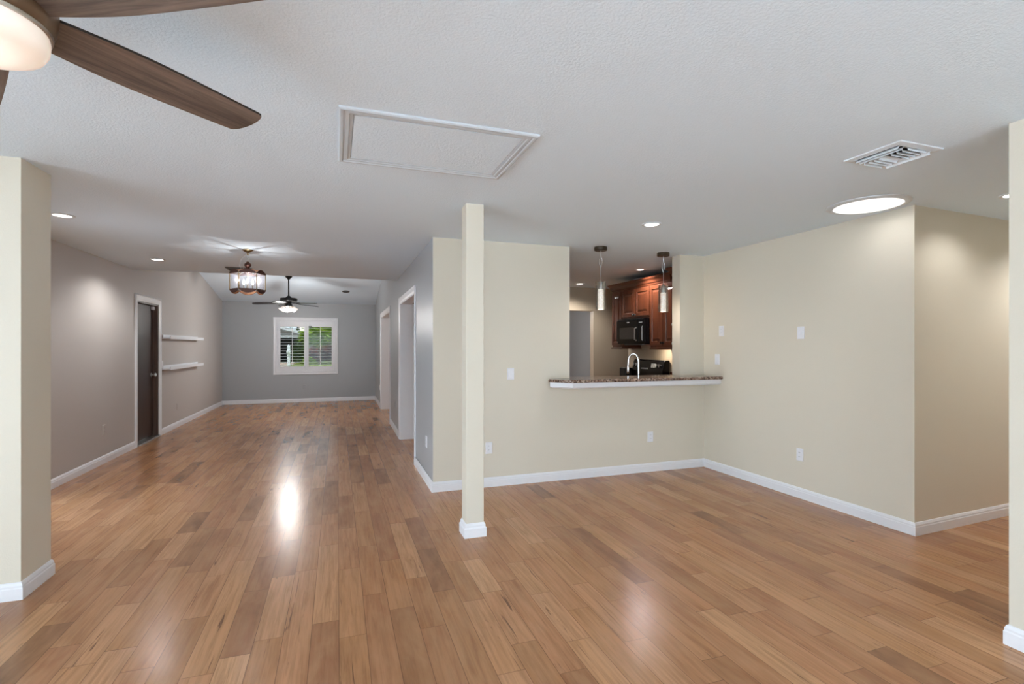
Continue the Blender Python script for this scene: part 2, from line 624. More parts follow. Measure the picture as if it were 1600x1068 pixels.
# taupe left wall with the dark door in it
DY0, DY1, DH = 8.325, 9.195, 2.035
wl = MB(True)
PD0, PD1, PDH = 4.35, 5.75, 2.03
wl.box(LX - 0.17, LX, 3.84, PD0, 0, CEIL + 0.02).box(LX - 0.17, LX, PD0, PD1, PDH, CEIL + 0.02).box(LX - 0.17, LX, PD1, DY0, 0, CEIL + 0.02)
wl.prism([(DY0, DH), (DY1, DH), (DY1, 0), (13.78, 0), (13.78, 2.44), (11.5, 2.88), (8.3, 2.46), (DY0, 2.46)], vp, LX - 0.17, LX)
struct(wl.build('wall_left', 'taupe'))

# far grey wall with window opening (X -1.40..-0.06, Z .765..2.02 inside the shutter frame)
WX0, WX1, WZ0, WZ1 = -1.395, -0.065, 0.765, 2.025
wf = MB()
wf.box(-2.95, WX0, FY, FY + 0.16, 0, 2.7).box(WX1, 1.1, FY, FY + 0.16, 0, 2.7)
wf.box(WX0, WX1, FY, FY + 0.16, 0, WZ0).box(WX0, WX1, FY, FY + 0.16, WZ1, 2.7)
struct(wf.build('wall_far', 'grey'))

# grey wall of the long room with two cased openings
A0, A1, B0, B1, OH = 6.095, 7.68, 9.345, 11.48, 2.03
GT = 0.15
wg = MB(True)
wg.box(GX, GX + GT, 4.826, A0, 0, 2.46).box(GX, GX + GT, A1, 8.25, 0, 2.46).box(GX, GX + GT, A0, A1, OH, 2.46)
wg.prism([(8.25, 0), (B0, 0), (B0, OH), (B1, OH), (B1, 0), (13.62, 0), (13.62, 2.47), (11.5, 2.88), (8.25, 2.46)], vp, GX, GX + GT)
o = struct(wg.build('wall_inner', 'grey'))
face_paint(o, 'tan', lambda c, n: n.x > 0.9)

# cream pass-through wall
PY, PT = 4.82, 0.14
PX0, PX1 = 2.309, 3.695
wp = MB()
wp.box(0.866, PX0, PY, PY + PT, 0, CEIL + 0.01).box(PX0, PX1, PY, PY + PT, 0, 1.02).box(PX1, 4.58, PY, PY + PT, 0, CEIL + 0.01)
o = struct(wp.build('wall_kitchen', 'cream'))
face_paint(o, 'tan', lambda c, n: n.y > 0.9)
face_paint(o, 'grey', lambda c, n: n.x < -0.9 and c.x < 1)

# right cream wall, hall wall, and their returns
RX = 4.03
wr = MB()
wr.prism([(RX, 2.553), (5.4, 2.62), (7.1, 2.70), (7.1, 2.84), (RX + 0.14, 2.70), (RX + 0.14, PY + 0.02), (RX, PY + 0.02)], lambda a, b, h: (a, b, h), 0, CEIL + 0.01)
struct(wr.build('wall_right', 'cream'))
KY1, KX = 7.06, 4.42
struct(MB().box(KX, KX + 0.14, PY + PT, KY1, 0, CEIL + 0.01).build('wall_cooking', 'tan'))
# stub wall on the left of the near room
struct(MB().box(-3.7, -1.655, 3.53, 3.84, 0, CEIL + 0.01).build('wall_stub', 'cream'))
# right hand wall end
struct(MB().box(2.975, 3.20, -3.3, 1.475, 0, CEIL + 0.01).box(3.2, 7.1, 1.33, 1.475, 0, CEIL + 0.01).build('wall_entry', 'cream'))
struct(MB().box(6.7, 6.85, 1.3, 8.3, 0, CEIL + 0.01).build('wall_hall_end', 'taupe'))
# kitchen back wall, opening to the grey room beyond
KB = 8.13
wk = MB()
wk.box(1.03, 3.45, KB, KB + 0.13, 0, CEIL + 0.01).box(4.37, 6.85, KB, KB + 0.13, 0, CEIL + 0.01).box(3.45, 4.37, KB, KB + 0.13, 2.03, CEIL + 0.01)
o = struct(wk.build('wall_kitchen_back', 'tan'))
face_paint(o, 'grey', lambda c, n: n.y > 0.9)
wb = MB()
wb.box(1.0, 6.0, 13.0, 13.12, 0, CEIL + 0.01).box(5.9, 6.0, 8.26, 13.0, 0, CEIL + 0.01)
struct(wb.build('wall_back_room', 'grey'))
# walls behind the camera: sliding patio doors left, window wall at the back
SL0, SL1, SLH = -2.4, 2.5, 2.08
ws = MB()
ws.box(-3.75, -3.6, -3.3, SL0, 0, CEIL + 0.01).box(-3.75, -3.6, SL1, 3.6, 0, CEIL + 0.01).box(-3.75, -3.6, SL0, SL1, SLH, CEIL + 0.01)
struct(ws.build('wall_patio', 'cream'))
BW0, BW1, BZ0, BZ1 = -1.7, 2.7, 0.0, 2.1
wz = MB()
wz.box(-3.75, BW0, -3.3, -3.15, 0, CEIL + 0.01).box(BW1, 3.2, -3.3, -3.15, 0, CEIL + 0.01)
wz.box(BW0, BW1, -3.3, -3.15, BZ1, CEIL + 0.01)
struct(wz.build('wall_back', 'cream'))

# sliding patio door and back window (out of frame, they let the daylight in)
d = struct(thing('door_2', None, None, (-3.68, 0, 0)))
fr = MB()
n = 4
for i in range(n + 1):
    y = SL0 + (SL1 - SL0) * i / n
    fr.box(-3.71, -3.65, max(SL0, y - 0.03), min(SL1, y + 0.03), 0, SLH)
fr.box(-3.71, -3.65, SL0, SL1, SLH - 0.06, SLH).box(-3.71, -3.65, SL0, SL1, 0, 0.05)
fr.build('door_frame', 'trim', d)
MB().box(-3.684, -3.676, SL0 + 0.03, SL1 - 0.03, 0.05, SLH - 0.06).build('glass', 'slider', d)
d = struct(thing('door_3', None, None, (0, -3.22, BZ0)))
fr = MB()
for i in range(5):
    x = BW0 + (BW1 - BW0) * i / 4
    fr.box(max(BW0, x - 0.03), min(BW1, x + 0.03), -3.26, -3.19, BZ0, BZ1)
fr.box(BW0, BW1, -3.26, -3.19, BZ1 - 0.05, BZ1).box(BW0, BW1, -3.26, -3.19, BZ0, BZ0 + 0.05)
fr.build('door_frame', 'trim', d)
MB().box(BW0 + 0.03, BW1 - 0.03, -3.229, -3.221, BZ0 + 0.05, BZ1 - 0.05).build('glass', 'slider', d)

d = struct(thing('added_door', None, None, (LX - 0.1, 4.85, 0)))  # patio door added out of sight to bring daylight into the long room
fr = MB(True)
for y in (PD0, (PD0 + PD1) / 2 - 0.03, PD1 - 0.06):
    fr.box(LX - 0.13, LX - 0.07, y, y + 0.06, 0, PDH)
fr.box(LX - 0.13, LX - 0.07, PD0, PD1, PDH - 0.06, PDH).box(LX - 0.13, LX - 0.07, PD0, PD1, 0, 0.05)
fr.build('door_frame', 'trim', d)
MB(True).box(LX - 0.104, LX - 0.096, PD0 + 0.06, PD1 - 0.06, 0.05, PDH - 0.06).build('glass', 'slider', d)

# ---- baseboards
BB = [(0, 0), (0.015, 0), (0.015, 0.062), (0.012, 0.068), (0.012, 0.078), (0.006, 0.092), (0, 0.095)]
def bb(name, pts, side, sk=False):
    m = MB(sk)
    m.path(pts, BB, side)
    return struct(m.build(name, 'trim'))
CW = 0.088   # casing width
bb('baseboard_left', [(LX, PD1 + 0.02), (LX, DY0 - CW)], -1, True)
bb('baseboard_left_far', [(LX, DY1 + CW), (LX, FY), (GX - 0.07, FY)], -1, True)
bb('baseboard_inner_far', [(GX - 0.08, FY), (GX, FY), (GX, B1 + CW)], -1, True)
bb('baseboard_inner_middle', [(GX, B0 - CW), (GX, A1 + CW)], -1, True)
bb('baseboard_kitchen', [(GX, A0 - CW), (0.866, PY), (RX, PY), (RX, 2.553), (5.4, 2.62), (6.7, 2.68)], -1)
bb('baseboard_stub', [(-3.6, 3.53), (-1.655, 3.53), (-1.655, 3.84), (-2.66, 3.84)], -1)
bb('baseboard_entry', [(2.975, -3.1), (2.975, 1.475), (6.7, 1.475)], 1)

# ---- cased openings in the grey wall
CAS = [(0, 0), (0, 0.016), (0.010, 0.021), (0.022, 0.016), (0.060, 0.014), (0.074, 0.010), (CW, 0.008), (CW, 0)]
def casing(name, y0, y1, h, xw, sgn, mat='trim', parent=None, sk=True):
    """U-shaped casing on a wall x = xw, sticking out by sgn"""
    m = MB(sk)
    pts_out = [(y0 - CW, 0), (y0 - CW, h + CW), (y1 + CW, h + CW), (y1 + CW, 0)]
    vs, fs = [], []
    for ins, t in CAS:
        for (yy, zz), (sy, sz) in zip(pts_out, ((1, 0), (1, -1), (-1, -1), (-1, 0))):
            vs.append((xw + sgn * t, yy + sy * ins, zz + sz * ins))
    k = len(CAS)
    for i in range(k):
        j = (i + 1) % k
        for q in range(3):
            fs.append((i * 4 + q, i * 4 + q + 1, j * 4 + q + 1, j * 4 + q))
    fs.append(tuple(i * 4 for i in range(k)))
    fs.append(tuple(i * 4 + 3 for i in range(k)))
    m.add(vs, fs)
    return m.build(name, mat, parent)
def opening(idx, y0, y1, h, deep):
    root = struct(thing('trim_%d' % idx, None, None, (GX, (y0 + y1) / 2, 0)))
    casing('door_casing', y0, y1, h, GX, -1, 'trim', root)
    m = MB(True)
    j = 0.012
    m.box(GX - 0.002, GX + GT + 0.002, y0, y0 + j, 0, h).box(GX - 0.002, GX + deep, y1 - j, y1 + 0.0, 0, h).box(GX - 0.002, GX + GT + 0.002, y0, y1, h - j, h)
    m.build('jamb', 'trim', root)
    return root
opening(1, A0, A1, OH, 0.32)
opening(2, B0, B1, OH, 0.42)
# threshold strip floors are plain floor

# ---- dark entry door in the taupe wall
root = struct(thing('door_1', None, None, (LX, (DY0 + DY1) / 2, 0)))
casing('door_casing', DY0, DY1, DH, LX, 1, 'trim', root)
m = MB(True)
m.box(LX - 0.165, LX - 0.002, DY0, DY0 + 0.025, 0.02, DH).box(LX - 0.165, LX - 0.002, DY1 - 0.025, DY1, 0.02, DH).box(LX - 0.165, LX - 0.002, DY0, DY1, DH - 0.025, DH)
m.box(LX - 0.068, LX - 0.056, DY1 - 0.037, DY1 - 0.025, 0.02, DH - 0.025)
m.build('jamb', 'jambwood', root)
m = MB(True)
lx = LX - 0.07
m.box(lx - 0.045, lx, DY0 + 0.028, DY1 - 0.028, 0.03, DH - 0.028)
leaf = m.build('door_leaf', 'doorwood', root, 0.002)
ky = 8.86 + 0.24
kn = MB(True)
kn.lathe([(0.032, 0), (0.032, 0.006), (0.012, 0.01), (0.012, 0.035), (0.026, 0.042), (0.03, 0.055), (0.024, 0.068), (0.0, 0.07)], (lx, ky, 0.955), 20, mat=Matrix.Rotation(R(90), 3, 'Y'))
kn.build('door_knob', 'nickel', leaf, smooth=True)
MB(True).box(LX - 0.03, LX - 0.026, DY1 - 0.03, DY1 - 0.0245, 0.925, 0.985).build('strike_plate', 'nickel', root)
MB(True).box(lx, lx + 0.035, DY1 - 0.11, DY1 - 0.04, 1.95, 2.0).build('door_catch', 'plate', root, 0.004)
MB(True).box(LX - 0.16, LX + 0.03, DY0, DY1, 0.0, 0.022).build('threshold', 'nickel', root, 0.004)
# closet box behind the door so nothing shows through
struct(MB(True).box(LX - 0.36, LX - 0.30, DY0 - 0.3, DY1 + 0.3, 0, 2.44).build('wall_behind_door', 'taupe'))

# ---- far window: shutter frame, glass
win = struct(thing('window_1', None, None, (-0.73, FY, WZ0)))
def wfn(u, v, h): return (u, FY - h, v)
m = MB()
m.ring_rect(wfn, -1.483, 0.018, 0.685, 2.105, [(0, 0), (0, 0.022), (0.012, 0.030), (0.05, 0.026), (0.062, 0.034), (0.088, 0.034), (0.092, 0.0)])
m.build('window_frame', 'trim', win)
m = MB()
m.ring_rect(lambda u, v, h: (u, FY + h, v), WX0, WX1, WZ0, WZ1, [(0, 0), (0, 0.15), (0.02, 0.15), (0.02, 0)])
m.build('window_reveal', 'trim', win)
m = MB()
m.ring_rect(lambda u, v, h: (u, FY + h, v), WX0 + 0.02, WX1 - 0.02, WZ0 + 0.02, WZ1 - 0.02, [(0, 0.09), (0, 0.13), (0.035, 0.13), (0.035, 0.09)])
m.box(-0.75, -0.71, FY + 0.09, FY + 0.13, WZ0 + 0.02, WZ1 - 0.02)
m.build('sash', 'trim', win)
MB().box(WX0 + 0.04, WX1 - 0.04, FY + 0.107, FY + 0.113, WZ0 + 0.04, WZ1 - 0.04).build('glass', 'pane', win)

def shutter(label, x0, x1):
    z0, z1 = 0.785, 2.005
    root = thing('plantation_shutter', label, 'shutter', ((x0 + x1) / 2, FY, z0))
    m = MB()
    y0, y1 = FY - 0.012, FY + 0.018
    st = 0.05
    m.box(x0, x0 + st, y0, y1, z0, z1).box(x1 - st, x1, y0, y1, z0, z1)
    m.box(x0 + st, x1 - st, y0, y1, z1 - 0.135, z1).box(x0 + st, x1 - st, y0, y1, z0, z0 + 0.105)
    m.build('shutter_frame', 'trim', root, 0.003)
    lv = MB()
    zz0, zz1 = z0 + 0.105, z1 - 0.135
    n = 14
    for i in range(n):
        z = zz0 + (zz1 - zz0) * (i + 0.5) / n
        a = R(3)
        prof = []
        for k in range(12):
            t = 2 * PI * k / 12
            py, pz = 0.031 * math.cos(t), 0.0045 * math.sin(t)
            prof.append((FY + 0.003 + py * math.cos(a) - pz * math.sin(a), z + py * math.sin(a) + pz * math.cos(a)))
        lv.prism(prof, lambda p, q, h: (h, p, q), x0 + st + 0.002, x1 - st - 0.002)
    lv.build('louvres', 'trim', root)
    xm = (x0 + x1) / 2
    MB().box(xm - 0.007, xm + 0.007, FY - 0.042, FY - 0.029, zz0 + 0.02, zz1 - 0.01).build('tilt_rod', 'trim', root, 0.002)
    return root
XM = -0.728
shutter('left white plantation shutter panel of the far window, house and white post behind it', -1.372, XM - 0.003)
shutter('right white plantation shutter panel of the far window, green tree behind it', XM + 0.003, -0.085)
# little heart hanging on the right shutter
pts = []
for k in range(28):
    t = 2 * PI * k / 28
    hx = 16 * math.sin(t) ** 3
    hz = 13 * math.cos(t) - 5 * math.cos(2 * t) - 2 * math.cos(3 * t) - math.cos(4 * t)
    pts.append((-0.64 + hx * 0.0024, 1.868 + hz * 0.0024))
hr = MB()
hr.prism(pts, lambda a, b, h: (a, h, b), FY - 0.046, FY - 0.030)
hr.tube([(-0.64, FY - 0.036, 1.88), (-0.645, FY - 0.028, 1.92), (-0.65, FY - 0.016, 1.95)], 0.0015, 6)
tag(hr.build('heart_ornament', 'heart', None, 0.003), 'small dark heart ornament hanging on the right shutter', 'ornament')

# ---- post standing in the near room
post = thing('support_post', 'cream square support post with flared white base in the middle of the floor', 'post', (0.955, 3.655, 0))
MB().box(0.888, 1.022, 3.588, 3.722, 0, CEIL + 0.002).build('shaft', 'cream', post, 0.004)
m = MB()
m.path([(0.888, 3.588), (1.022, 3.588), (1.022, 3.722), (0.888, 3.722)], [(0, 0), (0.017, 0), (0.017, 0.065), (0.010, 0.075), (0.010, 0.088), (0.003, 0.102), (0, 0.104)], -1, True)
m.build('base_moulding', 'trim', post, 0.0015)
MB().lathe([(0.0, 0), (0.004, 0.0005), (0.004, 0.003), (0, 0.004)], (1.022, 3.66, 0.55), 10, mat=Matrix.Rotation(R(90), 3, 'Y')).build('nail', 'slot', post)

# ================================================================ CEILING FITTINGS
# attic hatch
hat = thing('attic_hatch', 'white moulded attic access hatch with textured panel in the ceiling', 'hatch', (0.475, 2.645, CEIL))
def cfn(u, v, h): return (u, v, CEIL - h)
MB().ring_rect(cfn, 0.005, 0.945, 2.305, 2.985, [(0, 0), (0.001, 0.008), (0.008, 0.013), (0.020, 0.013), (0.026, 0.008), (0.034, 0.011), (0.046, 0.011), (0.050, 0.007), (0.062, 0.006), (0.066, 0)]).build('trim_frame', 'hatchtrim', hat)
MB().box(0.074, 0.876, 2.374, 2.916, CEIL - 0.006, CEIL).build('panel', 'ceiling', hat)

# ceiling air register
vent = thing('ceiling_register', 'white louvred air register in the ceiling near the round skylight', 'air vent', (2.855, 1.92, CEIL))
VX0, VX1, VY0, VY1 = 2.69, 3.018, 1.768, 2.075
MB().ring_rect(cfn, VX0, VX1, VY0, VY1, [(0, 0), (0.002, 0.006), (0.034, 0.010), (0.038, 0.010), (0.038, 0)]).build('flange', 'vent', vent)
MB().box(VX0 + 0.036, VX1 - 0.036, VY0 + 0.036, VY1 - 0.036, CEIL - 0.002, CEIL - 0.0005).build('duct_shade_sheet', 'cavity', vent)  # dark sheet on the ceiling stands for the shade inside the duct
def vane(parent, p0, p1, out, depth=0.024, rise=0.004):
    """curved sheet from p0 to p1, sweeping down and towards out"""
    m = MB()
    vs, fs = [], []
    n = 6
    for i in range(n + 1):
        t = i / n
        o = depth * math.sin(t * PI / 2)
        z = CEIL - 0.003 - rise * 0 - 0.020 * (1 - math.cos(t * PI / 2))
        for th in (0, 0.0022):
            for p in (p0, p1):
                vs.append((p[0] + out[0] * (o), p[1] + out[1] * (o), z - th))
    for i in range(n):
        a, b = i * 4, (i + 1) * 4
        fs += [(a, a + 1, b + 1, b), (a + 2, b + 2, b + 3, a + 3), (a, b, b + 2, a + 2), (a + 1, a + 3, b + 3, b + 1)]
    fs += [(0, 2, 3, 1), (n * 4, n * 4 + 1, n * 4 + 3, n * 4 + 2)]
    m.add(vs, fs)
    return m.build('vane', 'vent', parent, smooth=True)
for x in (VX0 + 0.072, VX0 + 0.105):
    vane(vent, (x, VY0 + 0.04), (x, VY1 - 0.04), (-1, 0), 0.03)
for x in (VX1 - 0.072,):
    vane(vent, (x, VY0 + 0.04), (x, VY1 - 0.04), (1, 0), 0.03)
for k in range(8):
    y = VY0 + 0.055 + k * 0.028
    vane(vent, (VX0 + 0.11, y), (VX1 - 0.075, y), (0, 1 if k >= 4 else -1), 0.018)

# small dark register on the dining ceiling, seen edge on
reg = thing('dark_ceiling_grille', 'thin dark ceiling grille behind the copper lantern', 'air vent', (-1.24, 7.70, CEIL))
MB(False).ring_rect(cfn, -1.40, -1.08, 7.50, 7.86, [(0, 0), (0.004, 0.012), (0.025, 0.014), (0.03, 0)]).build('flange', 'greyvent', reg)
m = MB()
for k in range(7):
    y = 7.545 + k * 0.045
    m.prism([(y, CEIL - 0.001), (y + 0.002, CEIL - 0.001), (y + 0.022, CEIL - 0.016), (y + 0.020, CEIL - 0.016)], lambda a, b, h: (h, a, b), -1.375, -1.105)
m.build('louvres', 'greyvent', reg)

# recessed lights
def downlight(x, y, label, watts, r=0.082, group='round recessed ceiling lights', z=CEIL):
    root = thing('recessed_light', label, 'ceiling light', (x, y, z), group)
    MB().lathe([(r, 0), (r, -0.004), (r - 0.006, -0.008), (r - 0.018, -0.008), (r - 0.024, -0.003), (r - 0.024, 0)], (x, y, z), 36, capped=False).build('trim_ring', 'vent', root, smooth=True)
    MB().lathe([(0, -0.004), (r - 0.022, -0.004), (r - 0.022, -0.001), (0, -0.001)], (x, y, z), 36, capped=False).build('lens', 'can', root)
    lamp('SPOT', 'downlight_lamp', (x, y, z - 0.02), watts * 3, (1.0, 0.98, 0.96), root, 0.055, 150)
    return root
downlight(-2.07, 4.97, 'bright recessed light over the taupe wall, nearest the cream wall end', P_CAN * 2)
downlight(-2.045, 7.14, 'small recessed light near the dark brown door, left of the copper lantern', P_CAN * 2.6)
downlight(2.54, 3.69, 'recessed light between the attic hatch and the pendants over the bar', P_CAN)
downlight(3.90, 5.93, 'recessed kitchen light between the two glass pendants', P_KITCHEN, 0.07)
downlight(3.84, 7.62, 'recessed kitchen light left of the left glass pendant', P_KITCHEN, 0.08)
downlight(4.40, 2.15, 'recessed hall light cut off by the right wall end', P_CAN * 0.8)
downlight(5.75, 2.10, 'added unseen hall light further down the hall, behind the right wall end', P_CAN * 3.2)  # unseen downlight added to raise the light level in the hall

# dark recessed light on the vault
sl = math.atan2(2.43 - 2.865, 13.8 - 11.5)
cx, cy = 0.199 - 0.008, 12.5
cz = 2.865 + (cy - 11.5) * math.tan(sl)
dk = thing('unlit_recessed_light', 'dark unlit recessed light on the vaulted ceiling above the window', 'ceiling light', (cx, cy, cz))
mt = Matrix.Rotation(sl, 3, 'X')
MB().lathe([(0.085, 0.0), (0.085, -0.006), (0.06, -0.010), (0.058, 0.0)], (cx, cy, cz), 28, capped=False, mat=mt).build('trim_ring', 'darkbronze', dk, smooth=True)
MB().lathe([(0, -0.003), (0.06, -0.003), (0.06, 0.0), (0, 0.0)], (cx, cy, cz), 28, capped=False, mat=mt).build('lens', 'slot', dk)

# sun tunnel
tun = thing('tubular_skylight', 'large round lit skylight diffuser on the ceiling by the right wall', 'skylight', (3.70, 2.665, CEIL))
MB().lathe([(0.262, 0), (0.262, -0.004), (0.250, -0.010), (0.226, -0.014), (0.218, -0.012), (0.218, 0)], (3.70, 2.665, CEIL), 56, capped=False).build('trim_ring', 'vent', tun, smooth=True)
MB().lathe([(0, -0.026), (0.08, -0.025), (0.15, -0.021), (0.20, -0.015), (0.219, -0.009), (0.219, -0.001), (0, -0.001)], (3.70, 2.665, CEIL), 56, capped=False).build('diffuser', 'tunnel', tun, smooth=True)
lamp('AREA', 'skylight_glow', (3.70, 2.665, CEIL - 0.03), P_TUNNEL, (0.97, 0.98, 1.0), tun, 0.42)

# ---- near ceiling fan
HX, HY2, ZB = -0.838, 1.572, 2.235
fan = thing('ceiling_fan', 'large ceiling fan with weathered brown wooden blades and opal light bowl', 'ceiling fan', (HX, HY2, CEIL))
MB().lathe([(0.075, CEIL), (0.080, 2.40), (0.10, 2.375), (0.10, 2.345), (0.135, 2.335), (0.158, 2.30), (0.165, 2.25), (0.163, 2.215), (0.156, 2.196), (0.150, 2.190), (0.0, 2.190)], (HX, HY2, 0), 56, capped=False).build('motor_housing', 'bronze', fan, smooth=True)
MB().lathe([(0.151, 2.192), (0.155, 2.188), (0.153, 2.182), (0.148, 2.180), (0.146, 2.19)], (HX, HY2, 0), 56, capped=False).build('trim_ring', 'nickel', fan, smooth=True)
MB().lathe([(0.146, 2.186), (0.149, 2.172), (0.147, 2.150), (0.138, 2.134), (0.118, 2.124), (0.08, 2.119), (0.0, 2.117)], (HX, HY2, 0), 56, capped=False).build('light_bowl', 'bowl', fan, smooth=True)
def blade_bm():
    r0, r1, th = 0.115, 0.735, 0.009
    up, lo = [], []
    n = 26
    for i in range(n + 1):
        t = i / n
        x = r0 + (r1 - r0) * t
        if t < 0.45:
            w = 0.128 + (0.172 - 0.128) * math.sin(t / 0.45 * PI / 2)
        else:
            w = 0.172 - (0.172 - 0.150) * ((t - 0.45) / 0.55) ** 1.4
        tip = 1.0
        up.append((x, -w / 2))
        lo.append((x, w / 2))
    # skewed rounded tip: leading corner reaches further
    tipc = []
    for k in range(1, 12):
        a = -PI / 2 + PI * k / 12
        tipc.append((r1 + 0.028 * math.cos(a) + 0.006 * math.sin(-a), up[-1][1] + (lo[-1][1] - up[-1][1]) * (math.sin(a) + 1) / 2))
    return up + tipc + lo[::-1], th
for k in range(5):
    outline, th = blade_bm()
    b = MB()
    b.prism(outline, lambda a, c, h: (a, c, h), -th / 2, th / 2)
    bo = b.build('blade', 'blade', None, 0.002)
    face_paint(bo, 'blade_edge', lambda c, n: abs(n.z) < 0.5)
    bo.parent = fan
    bo.location = (0, 0, ZB - CEIL)
    bo.rotation_euler = (R(-11), 0, R(45.7 - 72 * k))
lamp('POINT', 'fan_bulb', (HX, HY2, 2.07), P_FAN, (1.0, 0.955, 0.90), fan, 0.10)

# ---- black ceiling fan under the vault
BX, BY = -0.935, 11.2
bf = thing('ceiling_fan', 'black far ceiling fan on a downrod with lit tulip glasses above the window', 'ceiling fan', (BX, BY, 2.86))
MB().lathe([(0.06, 2.84), (0.065, 2.80), (0.02, 2.75), (0.0, 2.75)], (BX, BY, 0), 24).build('canopy', 'black', bf, smooth=True)
MB().lathe([(0.014, 2.82), (0.014, 2.40)], (BX, BY, 0), 14).build('downrod', 'black', bf, smooth=True)
MB().lathe([(0.02, 2.42), (0.045, 2.40), (0.06, 2.375), (0.155, 2.37), (0.165, 2.36), (0.165, 2.315), (0.155, 2.305), (0.06, 2.30), (0.05, 2.25), (0.07, 2.24), (0.07, 2.205), (0.03, 2.19), (0.0, 2.185)], (BX, BY, 0), 36, capped=False).build('motor_housing', 'black', bf, smooth=True)
for k in range(5):
    b = MB()
    pl = [(0.20, -0.05), (0.35, -0.062), (0.58, -0.066), (0.655, -0.05), (0.67, 0.0), (0.655, 0.05), (0.58, 0.066), (0.35, 0.062), (0.20, 0.05)]
    b.prism(pl, lambda a, c, h: (a, c, h), -0.004, 0.004)
    bo = b.build('blade', 'black', None)
    bo.parent = bf
    bo.location = (0, 0, 2.272 - 2.86)
    bo.rotation_euler = (R(12), R(2.5), R(180 + 72 * k))
    br = MB()
    br.prism([(0.05, -0.012), (0.16, -0.012), (0.24, -0.035), (0.24, 0.035), (0.16, 0.012), (0.05, 0.012)], lambda a, c, h: (a, c, h), 0.004, 0.012)
    bb_ = br.build('blade_iron', 'black', None)
    bb_.parent = bo
for k in range(4):
    a = R(20 + 90 * k)
    ca, sa = math.cos(a), math.sin(a)
    arm = MB()
    arm.tube([(BX + ca * 0.03, BY + sa * 0.03, 2.205), (BX + ca * 0.075, BY + sa * 0.075, 2.20), (BX + ca * 0.09, BY + sa * 0.09, 2.185)], 0.008, 8)
    ao = arm.build('lamp_arm', 'bronze', bf, smooth=True)
    mt = Matrix.Rotation(a, 3, 'Z') @ Matrix.Rotation(R(-38), 3, 'Y')
    MB().lathe([(0.02, 0.0), (0.032, -0.02), (0.040, -0.055), (0.055, -0.085), (0.052, -0.085), (0.036, -0.055), (0.028, -0.02), (0.018, -0.002)], (BX + ca * 0.09, BY + sa * 0.09, 2.19), 18, capped=False, mat=mt).build('glass_shade', 'shade', ao, smooth=True)
MB().tube([(BX, BY, 2.19), (BX + 0.008, BY - 0.02, 2.14), (BX - 0.004, BY - 0.02, 2.10), (BX + 0.004, BY - 0.02, 2.06)], 0.003, 6).build('pull_chain', 'bronze', bf)
lamp('POINT', 'far_fan_bulbs', (BX, BY, 1.97), P_DARKFAN, (1.0, 0.97, 0.94), bf, 0.15)

# ---- copper and glass lantern chandelier
CX, CY = -0.915, 6.10
ch = thing('lantern_chandelier', 'hexagonal copper lantern with ribbed glass panels hanging on a chain', 'chandelier', (CX, CY, CEIL))
MB().lathe([(0.055, CEIL), (0.055, CEIL - 0.006), (0.03, CEIL - 0.025), (0.010, CEIL - 0.034), (0.008, CEIL - 0.06), (0.0, CEIL - 0.06)], (CX, CY, 0), 28).build('canopy', 'brass', ch, smooth=True)
mch = MB()
for i in range(4):
    z = 2.372 - i * 0.02
    pts = []
    for k in range(12):
        t = 2 * PI * k / 12
        u, w = 0.007 * math.cos(t), 0.014 * math.sin(t)
        pts.append((CX + (u if i % 2 else 0), CY + (0 if i % 2 else u), z + w))
    mch.tube(pts, 0.002, 6, True)
mch.tube([(CX - 0.005, CY, 2.40), (CX - 0.06, CY + 0.01, 2.35), (CX - 0.085, CY + 0.01, 2.27), (CX - 0.06, CY, 2.225), (CX - 0.02, CY, 2.26)], 0.002, 6)
mch.build('chain', 'wire', ch, smooth=True)
MB().lathe([(0.0, 2.312), (0.012, 2.31), (0.018, 2.298), (0.034, 2.285), (0.036, 2.268), (0.022, 2.248), (0.014, 2.238), (0.014, 2.215), (0.03, 2.205), (0.03, 2.19), (0.0, 2.19)], (CX, CY, 0), 20).build('finial', 'copper', ch, smooth=True)
HR = 0.172
a0 = R(-90 - 30 + 8)
def hexpt(k, r=HR): return (CX + r * math.cos(a0 + k * PI / 3), CY + r * math.sin(a0 + k * PI / 3))
